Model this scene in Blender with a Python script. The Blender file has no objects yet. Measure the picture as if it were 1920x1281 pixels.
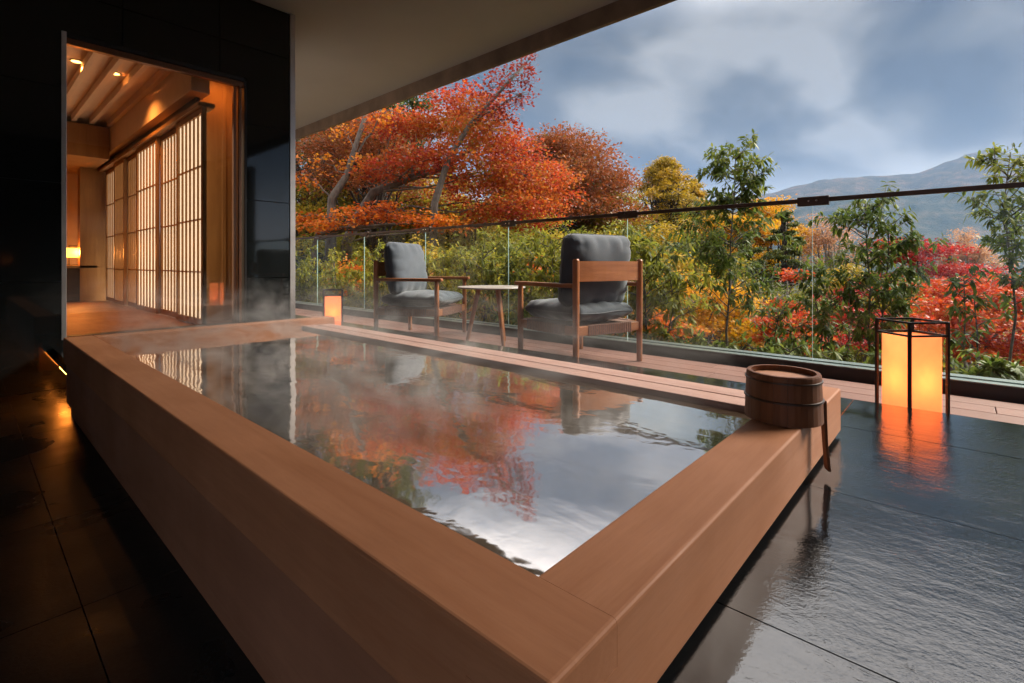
import bpy, bmesh, math, random
import numpy as np
from mathutils import Vector, Matrix
R_ = math.radians
rng = np.random.default_rng(7)
random.seed(7)
SC = bpy.context.scene
COL = SC.collection

# ------------------------------------------------------------------ camera
CAM_Z = 0.69
HEAD = R_(42.08)
cam_d = bpy.data.cameras.new('camera')
cam = bpy.data.objects.new('camera', cam_d); COL.objects.link(cam)
cam_d.sensor_width = 36.0; cam_d.lens = 17.505
cam_d.shift_y = -0.0758
cam_d.clip_start = 0.02; cam_d.clip_end = 20000
cam.location = (0, 0, CAM_Z)
cam.rotation_euler = (R_(90), 0, HEAD - R_(90))
SC.camera = cam

# ------------------------------------------------------------------ exposure / renderer
vs = SC.view_settings
vs.view_transform = 'Standard'; vs.look = 'None'; vs.gamma = 1.0; vs.use_curve_mapping = False
vs.exposure = 3.3
SC.render.engine = 'CYCLES'
cy = SC.cycles
cy.use_denoising = True
cy.max_bounces = 9; cy.diffuse_bounces = 4; cy.glossy_bounces = 4
cy.transmission_bounces = 6; cy.transparent_max_bounces = 24; cy.volume_bounces = 0
cy.caustics_reflective = False; cy.caustics_refractive = False
cy.sample_clamp_indirect = 6.0
cy.use_adaptive_sampling = True; cy.adaptive_threshold = 0.015

# ------------------------------------------------------------------ sun + sky
SUN_AZ, SUN_EL = R_(-31), R_(36)
sdir = Vector((math.cos(SUN_EL)*math.cos(SUN_AZ), math.cos(SUN_EL)*math.sin(SUN_AZ), math.sin(SUN_EL)))
sun_d = bpy.data.lights.new('sun', 'SUN'); sun_d.energy = 1.1; sun_d.angle = R_(26); sun_d.color = (1.0, 0.90, 0.78)
sun = bpy.data.objects.new('sun', sun_d); COL.objects.link(sun)
sun.rotation_euler = sdir.to_track_quat('Z', 'Y').to_euler()
sun.location = (30, 5, 20)

W = bpy.data.worlds.new('World'); SC.world = W; W.use_nodes = True
nt = W.node_tree; nt.nodes.clear(); N = nt.nodes.new; LK = nt.links.new
def wmath(op, a, b=None, c=None):
    m = N('ShaderNodeMath'); m.operation = op
    for i, v in enumerate((a, b, c)):
        if v is None: continue
        if isinstance(v, (int, float)): m.inputs[i].default_value = v
        else: LK(v, m.inputs[i])
    return m.outputs[0]
sky = N('ShaderNodeTexSky'); sky.sky_type = 'NISHITA'; sky.sun_disc = False
sky.sun_elevation = SUN_EL; sky.sun_rotation = math.pi/2 - SUN_AZ
sky.air_density = 1.0; sky.dust_density = 1.5; sky.ozone_density = 2.0
tc = N('ShaderNodeTexCoord'); sp = N('ShaderNodeSeparateXYZ'); LK(tc.outputs['Generated'], sp.inputs[0])
zc = wmath('MAXIMUM', sp.outputs[2], 0.0)
den = wmath('ADD', zc, 0.34)
cb = N('ShaderNodeCombineXYZ')
LK(wmath('DIVIDE', sp.outputs[0], den), cb.inputs[0]); LK(wmath('DIVIDE', sp.outputs[1], den), cb.inputs[1]); LK(wmath('MULTIPLY', zc, 1.6), cb.inputs[2])
mp = N('ShaderNodeMapping'); LK(cb.outputs[0], mp.inputs[0]); mp.inputs['Location'].default_value = (8.2, 7.1, 5.0); mp.inputs['Scale'].default_value = (1, 1.5, 1.0); mp.inputs['Rotation'].default_value = (0, 0, R_(38))
n1 = N('ShaderNodeTexNoise'); n1.inputs['Scale'].default_value = 2.0; n1.inputs['Detail'].default_value = 5; n1.inputs['Roughness'].default_value = 0.46; n1.inputs['Distortion'].default_value = 0.2; LK(mp.outputs[0], n1.inputs['Vector'])
n2 = N('ShaderNodeTexNoise'); n2.inputs['Scale'].default_value = 0.62; n2.inputs['Detail'].default_value = 3; LK(mp.outputs[0], n2.inputs['Vector'])
r1 = N('ShaderNodeValToRGB'); LK(n1.outputs['Fac'], r1.inputs[0])
e = r1.color_ramp.elements
e[0].position = 0.38; e[0].color = (0.115, 0.140, 0.185, 1); e[1].position = 0.62; e[1].color = (0.52, 0.515, 0.515, 1)
x = e.new(0.5); x.color = (0.235, 0.248, 0.272, 1)
sk = N('ShaderNodeVectorMath'); sk.operation = 'SCALE'; LK(sky.outputs[0], sk.inputs[0]); sk.inputs['Scale'].default_value = 0.06
fr = N('ShaderNodeMapRange'); LK(n2.outputs['Fac'], fr.inputs[0]); fr.inputs[1].default_value = 0.38; fr.inputs[2].default_value = 0.62; fr.inputs[3].default_value = 0.80; fr.inputs[4].default_value = 0.95
m1 = N('ShaderNodeMix'); m1.data_type = 'RGBA'; LK(fr.outputs[0], m1.inputs[0]); LK(sk.outputs[0], m1.inputs[6]); LK(r1.outputs[0], m1.inputs[7])
hz = N('ShaderNodeMapRange'); hz.interpolation_type = 'SMOOTHSTEP'; LK(zc, hz.inputs[0]); hz.inputs[1].default_value = 0.02; hz.inputs[2].default_value = 0.185; hz.inputs[3].default_value = 0.92; hz.inputs[4].default_value = 0.0
m2 = N('ShaderNodeMix'); m2.data_type = 'RGBA'; LK(hz.outputs[0], m2.inputs[0]); LK(m1.outputs[2], m2.inputs[6]); m2.inputs[7].default_value = (1.75, 1.62, 1.46, 1)
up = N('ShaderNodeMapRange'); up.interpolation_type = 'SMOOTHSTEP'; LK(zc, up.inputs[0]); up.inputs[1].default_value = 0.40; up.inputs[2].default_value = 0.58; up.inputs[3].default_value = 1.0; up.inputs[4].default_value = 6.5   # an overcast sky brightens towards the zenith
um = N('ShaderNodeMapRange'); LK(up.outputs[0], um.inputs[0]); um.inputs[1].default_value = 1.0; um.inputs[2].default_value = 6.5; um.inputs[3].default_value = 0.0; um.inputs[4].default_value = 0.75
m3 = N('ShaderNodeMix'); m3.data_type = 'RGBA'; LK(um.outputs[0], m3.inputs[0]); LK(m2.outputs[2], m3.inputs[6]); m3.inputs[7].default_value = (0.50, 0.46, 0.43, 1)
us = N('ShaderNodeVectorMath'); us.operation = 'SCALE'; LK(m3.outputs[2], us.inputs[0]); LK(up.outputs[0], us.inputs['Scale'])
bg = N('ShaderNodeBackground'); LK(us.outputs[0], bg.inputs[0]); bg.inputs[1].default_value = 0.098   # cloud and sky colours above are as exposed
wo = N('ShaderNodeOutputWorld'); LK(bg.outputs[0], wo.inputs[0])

# ------------------------------------------------------------------ helpers
FW = (math.cos(HEAD), math.sin(HEAD)); RT = (math.sin(HEAD), -math.cos(HEAD)); FPX = 933.6
def P3(px, py, D):
    """a place in the world at depth D, from where the photograph shows it"""
    u = (px - 960)/FPX
    return Vector((D*(FW[0]+u*RT[0]), D*(FW[1]+u*RT[1]), CAM_Z - D*(py-495)/FPX))

class MB:
    def __init__(self): self.v = []; self.f = []
    def add(self, vs_, fs):
        o = len(self.v); self.v += [tuple(p) for p in vs_]; self.f += [tuple(i+o for i in f) for f in fs]; return self
    def box(self, x0, x1, y0, y1, z0, z1):
        return self.add([(x0,y0,z0),(x1,y0,z0),(x1,y1,z0),(x0,y1,z0),(x0,y0,z1),(x1,y0,z1),(x1,y1,z1),(x0,y1,z1)],
                        [(0,3,2,1),(4,5,6,7),(0,1,5,4),(1,2,6,5),(2,3,7,6),(3,0,4,7)])
    def tube(self, pts, rad, n=6, cap=True):
        pts = [Vector(p) for p in pts]
        if isinstance(rad, (int, float)): rad = [rad]*len(pts)
        rings = []; up = None
        for i, p in enumerate(pts):
            d = (pts[min(i+1, len(pts)-1)] - pts[max(i-1, 0)])
            if d.length < 1e-9: d = Vector((0,0,1))
            d.normalize()
            if up is None: up = d.orthogonal().normalized()
            else:
                up = up - d*up.dot(d)
                up = up.normalized() if up.length > 1e-6 else d.orthogonal().normalized()
            s = d.cross(up)
            rings.append([p + (up*math.cos(2*math.pi*k/n) + s*math.sin(2*math.pi*k/n))*rad[i] for k in range(n)])
        vs_ = [q for r in rings for q in r]; fs = []
        for i in range(len(pts)-1):
            for k in range(n):
                fs.append((i*n+k, i*n+(k+1)%n, (i+1)*n+(k+1)%n, (i+1)*n+k))
        if cap:
            fs.append(tuple(range(n-1, -1, -1))); fs.append(tuple((len(pts)-1)*n+k for k in range(n)))
        return self.add(vs_, fs)
    def lathe(self, prof, n=32):
        vs_ = []; fs = []; m = len(prof)
        for (r, z) in prof:
            for k in range(n):
                a = 2*math.pi*k/n; vs_.append((r*math.cos(a), r*math.sin(a), z))
        for i in range(m-1):
            for k in range(n):
                fs.append((i*n+k, i*n+(k+1)%n, (i+1)*n+(k+1)%n, (i+1)*n+k))
        fs.append(tuple(range(n-1,-1,-1))); fs.append(tuple((m-1)*n+k for k in range(n)))
        return self.add(vs_, fs)
    def mesh(self, name, bevel=0, seg=2, smooth=False, keep=None):
        me = bpy.data.meshes.new(name); me.from_pydata(self.v, [], self.f)
        if bevel:
            bm = bmesh.new(); bm.from_mesh(me)
            bmesh.ops.bevel(bm, geom=[e for e in bm.edges if keep is None or not keep((e.verts[0].co+e.verts[1].co)/2)], offset=bevel, segments=seg, affect='EDGES', profile=0.5, clamp_overlap=True)
            bm.to_mesh(me); bm.free()
        if smooth: me.polygons.foreach_set('use_smooth', [True]*len(me.polygons))
        me.update(); return me

def ob(name, me, mat=None, parent=None, loc=(0,0,0), rotz=0.0):
    o = bpy.data.objects.new(name, me); COL.objects.link(o)
    o.location = loc; o.rotation_euler = (0,0,rotz)
    if mat is not None and me is not None and len(me.materials) == 0: me.materials.append(mat)
    if parent is not None: o.parent = parent
    return o
def tag(o, label=None, cat=None, group=None, kind=None):
    if label: o['label'] = label
    if cat: o['category'] = cat
    if group: o['group'] = group
    if kind: o['kind'] = kind
    return o
def thing(name, label, cat, loc=(0,0,0), rotz=0.0, group=None):
    return tag(ob(name, None, None, None, loc, rotz), label, cat, group)
def part(parent, name, mb, mat, bevel=0, seg=2, smooth=False, loc=(0,0,0), rotz=0.0, keep=None):
    return ob(name, mb.mesh(name, bevel, seg, smooth, keep), mat, parent, loc, rotz)
def boxpart(parent, name, b, mat, bevel=0.0, seg=2):
    return part(parent, name, MB().box(*b), mat, bevel, seg)
def structure(name, me, mat, loc=(0,0,0)):
    return tag(ob(name, me, mat, None, loc), kind='structure')

# ------------------------------------------------------------------ materials
def nmat(name):
    m = bpy.data.materials.new(name); m.use_nodes = True; t = m.node_tree
    return m, t, t.nodes['Principled BSDF'], t.nodes['Material Output']
def coords(t, kind='Object', scale=(1,1,1), rot=(0,0,0)):
    if kind == 'World':
        g = t.nodes.new('ShaderNodeNewGeometry'); s = g.outputs['Position']
    else:
        g = t.nodes.new('ShaderNodeTexCoord'); s = g.outputs[kind]
    mp = t.nodes.new('ShaderNodeMapping'); mp.inputs['Scale'].default_value = scale; mp.inputs['Rotation'].default_value = rot
    t.links.new(s, mp.inputs[0]); return mp.outputs[0]
def noise(t, vec, scale, detail=4, rough=0.55, dist=0.0):
    n = t.nodes.new('ShaderNodeTexNoise'); n.inputs['Scale'].default_value = scale; n.inputs['Detail'].default_value = detail
    n.inputs['Roughness'].default_value = rough; n.inputs['Distortion'].default_value = dist
    t.links.new(vec, n.inputs['Vector']); return n.outputs['Fac']
def ramp(t, fac, stops):
    r = t.nodes.new('ShaderNodeValToRGB'); t.links.new(fac, r.inputs[0]); e = r.color_ramp.elements
    e[0].position, e[0].color = stops[0][0], (*stops[0][1], 1); e[1].position, e[1].color = stops[-1][0], (*stops[-1][1], 1)
    for p, c in stops[1:-1]: x = e.new(p); x.color = (*c, 1)
    return r.outputs[0]
def maprange(t, fac, a, b, c, d):
    m = t.nodes.new('ShaderNodeMapRange'); t.links.new(fac, m.inputs[0])
    for i, v in enumerate((a, b, c, d)): m.inputs[i+1].default_value = v
    return m.outputs[0]
def tmath(t, op, a, b):
    m = t.nodes.new('ShaderNodeMath'); m.operation = op
    for i, v in enumerate((a, b)):
        if isinstance(v, (int, float)): m.inputs[i].default_value = v
        else: t.links.new(v, m.inputs[i])
    return m.outputs[0]
def mixc(t, fac, a, b, mode='MIX'):
    m = t.nodes.new('ShaderNodeMix'); m.data_type = 'RGBA'; m.blend_type = mode
    for i, v in ((0, fac), (6, a), (7, b)):
        if isinstance(v, (int, float)): m.inputs[i].default_value = v
        elif isinstance(v, tuple): m.inputs[i].default_value = (*v, 1)
        else: t.links.new(v, m.inputs[i])
    return m.outputs[2]
def bump(t, bsdf, h, strength=0.2, dist=0.01):
    b = t.nodes.new('ShaderNodeBump'); b.inputs['Strength'].default_value = strength; b.inputs['Distance'].default_value = dist
    t.links.new(h, b.inputs['Height']); t.links.new(b.outputs[0], bsdf.inputs['Normal']); return b
def plain(name, col, rough=0.5, metal=0.0, spec=0.5, var=0.12, scale=8):
    m, t, b, o = nmat(name)
    f = noise(t, coords(t), scale, 5)
    lo = tuple(c*(1-var) for c in col); hi = tuple(min(1, c*(1+var)) for c in col)
    t.links.new(ramp(t, f, [(0.3, lo), (0.7, hi)]), b.inputs['Base Color'])
    b.inputs['Roughness'].default_value = rough; b.inputs['Metallic'].default_value = metal; b.inputs['Specular IOR Level'].default_value = spec
    return m
def wood(name, dark, light, axis, rough=0.42, scale=5.0, stretch=14.0, spec=0.4, bstr=0.06, kind='Object', per=0.0):
    m, t, b, o = nmat(name)
    sc = [stretch]*3; sc['XYZ'.index(axis)] = 1.0
    v = coords(t, kind, tuple(sc))
    f = noise(t, v, scale*0.35, 6, 0.6, 0.6)
    f2 = noise(t, coords(t, kind), 2.2, 4)
    f3 = noise(t, v, scale*3.0, 3, 0.7)
    c = ramp(t, f, [(0.30, dark), (0.70, light)])
    c = mixc(t, maprange(t, f2, 0.35, 0.68, 0.0, 0.46), c, tuple(d*0.72 for d in dark))
    c = mixc(t, maprange(t, f3, 0.45, 0.75, 0.0, 0.22), c, tuple(d*0.62 for d in dark))
    if per:
        oi = t.nodes.new('ShaderNodeObjectInfo')
        c = mixc(t, maprange(t, oi.outputs['Random'], 0, 1, 0.0, per), c, tuple(d*0.6 for d in dark))
    t.links.new(c, b.inputs['Base Color'])
    t.links.new(maprange(t, f2, 0.3, 0.7, rough-0.08, rough+0.1), b.inputs['Roughness'])
    b.inputs['Specular IOR Level'].default_value = spec
    bump(t, b, f3, bstr, 0.004)
    return m

M = {}
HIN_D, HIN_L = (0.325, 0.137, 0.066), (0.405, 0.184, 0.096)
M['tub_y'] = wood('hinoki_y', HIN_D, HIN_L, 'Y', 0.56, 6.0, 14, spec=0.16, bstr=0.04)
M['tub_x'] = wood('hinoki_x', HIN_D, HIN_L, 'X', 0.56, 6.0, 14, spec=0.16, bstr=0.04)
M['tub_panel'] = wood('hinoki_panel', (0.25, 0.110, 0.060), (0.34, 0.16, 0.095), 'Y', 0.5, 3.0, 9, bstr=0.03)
M['slat'] = wood('overflow_slat', (0.34, 0.19, 0.15), (0.46, 0.28, 0.22), 'Y', 0.5, 5, 20)
M['deck'] = wood('deck_composite', (0.20, 0.090, 0.068), (0.29, 0.138, 0.105), 'Y', 0.55, 9, 26, 0.3, 0.15, 'Object', 0.35)
M['deck_base'] = plain('deck_base', (0.02, 0.017, 0.015), 0.8)
M['teak'] = wood('teak_z', (0.26, 0.088, 0.026), (0.42, 0.155, 0.052), 'Z', 0.4, 7, 16)
M['teak_x'] = wood('teak_x', (0.26, 0.088, 0.026), (0.43, 0.16, 0.055), 'X', 0.4, 7, 16)
M['teak_y'] = wood('teak_y', (0.26, 0.088, 0.026), (0.42, 0.155, 0.052), 'Y', 0.4, 7, 16)
M['bucket'] = wood('bucket_wood', (0.13, 0.045, 0.018), (0.21, 0.080, 0.034), 'Z', 0.5, 8, 12, spec=0.2, per=0.14)
M['bucket_lid'] = wood('bucket_base', (0.34, 0.15, 0.08), (0.46, 0.22, 0.12), 'X', 0.5, 6, 14)
M['hoop'] = plain('hoop', (0.035, 0.014, 0.007), 0.4)
M['iwood'] = wood('interior_wood', (0.30, 0.15, 0.05), (0.42, 0.23, 0.085), 'Z', 0.45, 5, 14)
M['iwood_y'] = wood('interior_wood_y', (0.32, 0.17, 0.07), (0.46, 0.27, 0.12), 'Y', 0.5, 5, 14)
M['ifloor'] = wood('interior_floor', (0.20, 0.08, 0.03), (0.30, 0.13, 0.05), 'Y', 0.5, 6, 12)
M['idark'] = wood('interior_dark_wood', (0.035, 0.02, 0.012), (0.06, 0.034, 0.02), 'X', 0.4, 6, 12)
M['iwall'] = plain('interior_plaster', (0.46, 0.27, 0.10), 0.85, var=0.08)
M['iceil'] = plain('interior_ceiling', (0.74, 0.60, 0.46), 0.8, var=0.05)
M['black_trim'] = plain('black_trim', (0.012, 0.013, 0.013), 0.3)
M['soffit'] = plain('soffit_paint', (0.37, 0.40, 0.45), 0.9, var=0.04, scale=1.5)
M['beam'] = plain('beam_concrete', (0.19, 0.145, 0.115), 0.8, var=0.3, scale=3.5)
M['grey_metal'] = plain('grey_metal', (0.42, 0.39, 0.37), 0.42, 0.75)
M['bronze'] = plain('bronze_metal', (0.065, 0.040, 0.030), 0.5, 0.4)
M['copper_trim'] = plain('door_frame_metal', (0.20, 0.10, 0.06), 0.32, 0.8)
M['steel'] = plain('steel', (0.6, 0.58, 0.55), 0.25, 1.0)
M['black_metal'] = plain('black_metal', (0.014, 0.012, 0.011), 0.45, 0.4)
M['channel'] = plain('base_channel', (0.018, 0.018, 0.02), 0.5)
M['flashing'] = plain('flashing', (0.24, 0.28, 0.27), 0.35, 0.7)
M['table'] = plain('table_top', (0.36, 0.31, 0.28), 0.45)
M['rope'] = plain('rope', (0.20, 0.10, 0.07), 0.8, scale=60, var=0.3)

def fabric():
    m, t, b, o = nmat('cushion_fabric')
    f = noise(t, coords(t), 5, 5); w = noise(t, coords(t), 420, 2)
    t.links.new(ramp(t, f, [(0.3, (0.048, 0.060, 0.074)), (0.7, (0.076, 0.093, 0.112))]), b.inputs['Base Color'])
    b.inputs['Roughness'].default_value = 0.9; b.inputs['Specular IOR Level'].default_value = 0.2
    b.inputs['Sheen Weight'].default_value = 0.35; b.inputs['Sheen Roughness'].default_value = 0.5
    bump(t, b, w, 0.25, 0.0015); return m
M['fabric'] = fabric()

def wet_stone(name, ior, fs, ms, r0=0.018, r1=0.075, alb=1.0):
    m, t, b, o = nmat(name)
    v = coords(t, 'World')
    vs_ = coords(t, 'World', (1.0, 0.45, 1.0), (0, 0, R_(20)))
    patch = noise(t, v, 1.7, 4, 0.55, 0.4)
    wet = maprange(t, patch, 0.40, 0.60, 1.0, 0.0)
    fine = noise(t, v, 150, 3, 0.6)
    mid = noise(t, vs_, 48, 4, 0.6, 0.4)
    wav = noise(t, vs_, 7, 2, 0.5, 0.3)
    t.links.new(ramp(t, fine, [(0.3, (0.008*alb, 0.009*alb, 0.010*alb)), (0.75, (0.022*alb, 0.024*alb, 0.026*alb))]), b.inputs['Base Color'])
    t.links.new(maprange(t, patch, 0.38, 0.66, r0, r1), b.inputs['Roughness'])
    b.inputs['IOR'].default_value = ior
    b.inputs['Coat Weight'].default_value = 0.35 if ior > 2 else 0.0; b.inputs['Coat Roughness'].default_value = 0.03
    dry = tmath(t, 'SUBTRACT', 1.0, wet)
    h = tmath(t, 'ADD', tmath(t, 'MULTIPLY', fine, tmath(t, 'ADD', tmath(t, 'MULTIPLY', dry, fs), fs*0.12)), tmath(t, 'ADD', tmath(t, 'MULTIPLY', mid, tmath(t, 'ADD', tmath(t, 'MULTIPLY', dry, ms*1.5), ms*0.22)), tmath(t, 'MULTIPLY', wav, 0.36)))
    bump(t, b, h, 0.42, 0.012); return m
M['stone'] = wet_stone('wet_black_stone', 1.85, 0.10, 0.13, 0.012, 0.06, 0.45)
M['stone_low'] = wet_stone('damp_black_stone', 1.30, 0.10, 0.05, 0.22, 0.5, 0.8)

def wall_stone():
    m, t, b, o = nmat('polished_dark_tile')
    f = noise(t, coords(t, 'World'), 40, 4)
    t.links.new(ramp(t, f, [(0.3, (0.006, 0.007, 0.007)), (0.7, (0.010, 0.0115, 0.0115))]), b.inputs['Base Color'])
    b.inputs['Roughness'].default_value = 0.05; b.inputs['IOR'].default_value = 1.5
    return m
M['wall_tile'] = wall_stone()
M['grout'] = plain('grout', (0.03, 0.03, 0.03), 0.8)

def thin_glass(name, tint, f0=1.5, rough=0.0, boost=1.0, cap=1.0):
    m, t, b, o = nmat(name); t.nodes.remove(b)
    tr = t.nodes.new('ShaderNodeBsdfTransparent'); tr.inputs[0].default_value = (*tint, 1)
    gl = t.nodes.new('ShaderNodeBsdfGlossy'); gl.inputs['Roughness'].default_value = rough; gl.inputs[0].default_value = (1, 1, 1, 1)
    fr = t.nodes.new('ShaderNodeFresnel'); fr.inputs[0].default_value = f0
    fac = tmath(t, 'MINIMUM', tmath(t, 'MULTIPLY', fr.outputs[0], boost), cap)
    mx = t.nodes.new('ShaderNodeMixShader'); t.links.new(fac, mx.inputs[0]); t.links.new(tr.outputs[0], mx.inputs[1]); t.links.new(gl.outputs[0], mx.inputs[2])
    t.links.new(mx.outputs[0], o.inputs[0]); return m
M['rail_glass'] = thin_glass('rail_glass', (0.93, 0.965, 0.95), 1.35, 0.0, 0.75, 0.008)
M['door_glass'] = thin_glass('door_glass', (0.96, 0.92, 0.88), 1.5, 0.0, 1.6)
M['glass_edge'] = plain('glass_edge', (0.30, 0.42, 0.38), 0.15)

def water():
    m, t, b, o = nmat('hot_spring_water'); t.nodes.remove(b)
    v = coords(t, 'World', (1, 1, 1)); 
    a = noise(t, coords(t, 'World', (1.0, 0.55, 1), (0, 0, R_(30))), 5.5, 3, 0.5, 0.6); c = noise(t, v, 19, 2, 0.5, 0.3)
    h = tmath(t, 'ADD', a, tmath(t, 'MULTIPLY', c, 0.16))
    bp = t.nodes.new('ShaderNodeBump'); bp.inputs['Strength'].default_value = 0.14; bp.inputs['Distance'].default_value = 0.012; t.links.new(h, bp.inputs['Height'])
    gl = t.nodes.new('ShaderNodeBsdfGlossy'); gl.inputs['Roughness'].default_value = 0.04; gl.inputs[0].default_value = (1, 0.95, 0.91, 1); t.links.new(bp.outputs[0], gl.inputs['Normal'])
    df = t.nodes.new('ShaderNodeBsdfDiffuse'); df.inputs[0].default_value = (0.22, 0.170, 0.110, 1)
    tr = t.nodes.new('ShaderNodeBsdfTransparent'); tr.inputs[0].default_value = (0.80, 0.72, 0.58, 1)
    body = t.nodes.new('ShaderNodeMixShader'); body.inputs[0].default_value = 0.45; t.links.new(df.outputs[0], body.inputs[1]); t.links.new(tr.outputs[0], body.inputs[2])
    fr = t.nodes.new('ShaderNodeFresnel'); fr.inputs[0].default_value = 1.33; t.links.new(bp.outputs[0], fr.inputs['Normal'])
    mx = t.nodes.new('ShaderNodeMixShader'); t.links.new(tmath(t, 'MINIMUM', tmath(t, 'ADD', tmath(t, 'MULTIPLY', fr.outputs[0], 1.3), 0.54), 0.92), mx.inputs[0]); t.links.new(body.outputs[0], mx.inputs[1]); t.links.new(gl.outputs[0], mx.inputs[2])
    t.links.new(mx.outputs[0], o.inputs[0]); return m
M['water'] = water()

def emis(name, col, strength):
    m, t, b, o = nmat(name)
    b.inputs['Base Color'].default_value = (*col, 1); b.inputs['Emission Color'].default_value = (*col, 1); b.inputs['Emission Strength'].default_value = strength
    return m
def lampshade(name, col, glow):
    m, t, b, o = nmat(name); t.nodes.remove(b)
    f = noise(t, coords(t), 30, 3)
    c = ramp(t, f, [(0.3, tuple(k*0.94 for k in col)), (0.7, col)])
    tr = t.nodes.new('ShaderNodeBsdfTranslucent'); t.links.new(c, tr.inputs[0])
    df = t.nodes.new('ShaderNodeBsdfDiffuse'); t.links.new(c, df.inputs[0])
    mx = t.nodes.new('ShaderNodeMixShader'); mx.inputs[0].default_value = 0.35; t.links.new(tr.outputs[0], mx.inputs[1]); t.links.new(df.outputs[0], mx.inputs[2])
    em = t.nodes.new('ShaderNodeEmission'); em.inputs[0].default_value = (1.0, 0.32, 0.13, 1); em.inputs[1].default_value = glow
    ad = t.nodes.new('ShaderNodeAddShader'); t.links.new(mx.outputs[0], ad.inputs[0]); t.links.new(em.outputs[0], ad.inputs[1])
    t.links.new(ad.outputs[0], o.inputs[0]); return m
M['shade'] = lampshade('lantern_paper', (0.95, 0.54, 0.28), 0.056)
M['bulb'] = emis('bulb', (1.0, 0.62, 0.25), 1.5)
M['led'] = emis('led_strip', (1.0, 0.26, 0.03), 6.0)
M['downlight'] = emis('downlight', (1.0, 0.50, 0.13), 1.0)
def shoji_paper_glow():
    m, t, b, o = nmat('shoji_paper_glow'); t.nodes.remove(b)
    f = noise(t, coords(t), 25, 4)
    c = ramp(t, f, [(0.3, (0.56, 0.50, 0.41)), (0.7, (0.62, 0.56, 0.47))])
    tr = t.nodes.new('ShaderNodeBsdfTranslucent'); t.links.new(c, tr.inputs[0])
    df = t.nodes.new('ShaderNodeBsdfDiffuse'); t.links.new(c, df.inputs[0])
    mx = t.nodes.new('ShaderNodeMixShader'); mx.inputs[0].default_value = 0.45; t.links.new(tr.outputs[0], mx.inputs[1]); t.links.new(df.outputs[0], mx.inputs[2])
    em = t.nodes.new('ShaderNodeEmission'); em.inputs[0].default_value = (1.0, 0.82, 0.60, 1); em.inputs[1].default_value = 0.10  # even glow put into the paper, standing in for daylight behind it
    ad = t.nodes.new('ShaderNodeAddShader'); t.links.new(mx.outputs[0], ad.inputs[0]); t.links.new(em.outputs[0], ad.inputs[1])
    t.links.new(ad.outputs[0], o.inputs[0]); return m
M['paper'] = shoji_paper_glow()

def leaf_mat(name, cols, trans=0.35, rough=0.5, spec=0.3, nscale=0.7, nmix=0.5):
    m, t, b, o = nmat(name)
    g = t.nodes.new('ShaderNodeNewGeometry')
    nz = noise(t, coords(t, 'World'), nscale, 3)
    f = tmath(t, 'ADD', tmath(t, 'MULTIPLY', g.outputs['Random Per Island'], 1-nmix), tmath(t, 'MULTIPLY', maprange(t, nz, 0.3, 0.7, 0, 1), nmix))
    n = len(cols); c = ramp(t, f, [(0.08+0.84*i/(n-1), k) for i, k in enumerate(cols)])
    t.links.new(c, b.inputs['Base Color']); b.inputs['Roughness'].default_value = rough; b.inputs['Specular IOR Level'].default_value = spec
    tr = t.nodes.new('ShaderNodeBsdfTranslucent'); t.links.new(c, tr.inputs[0])
    mx = t.nodes.new('ShaderNodeMixShader'); mx.inputs[0].default_value = trans
    t.links.new(b.outputs[0], mx.inputs[1]); t.links.new(tr.outputs[0], mx.inputs[2]); t.links.new(mx.outputs[0], o.inputs[0])
    return m
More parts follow.
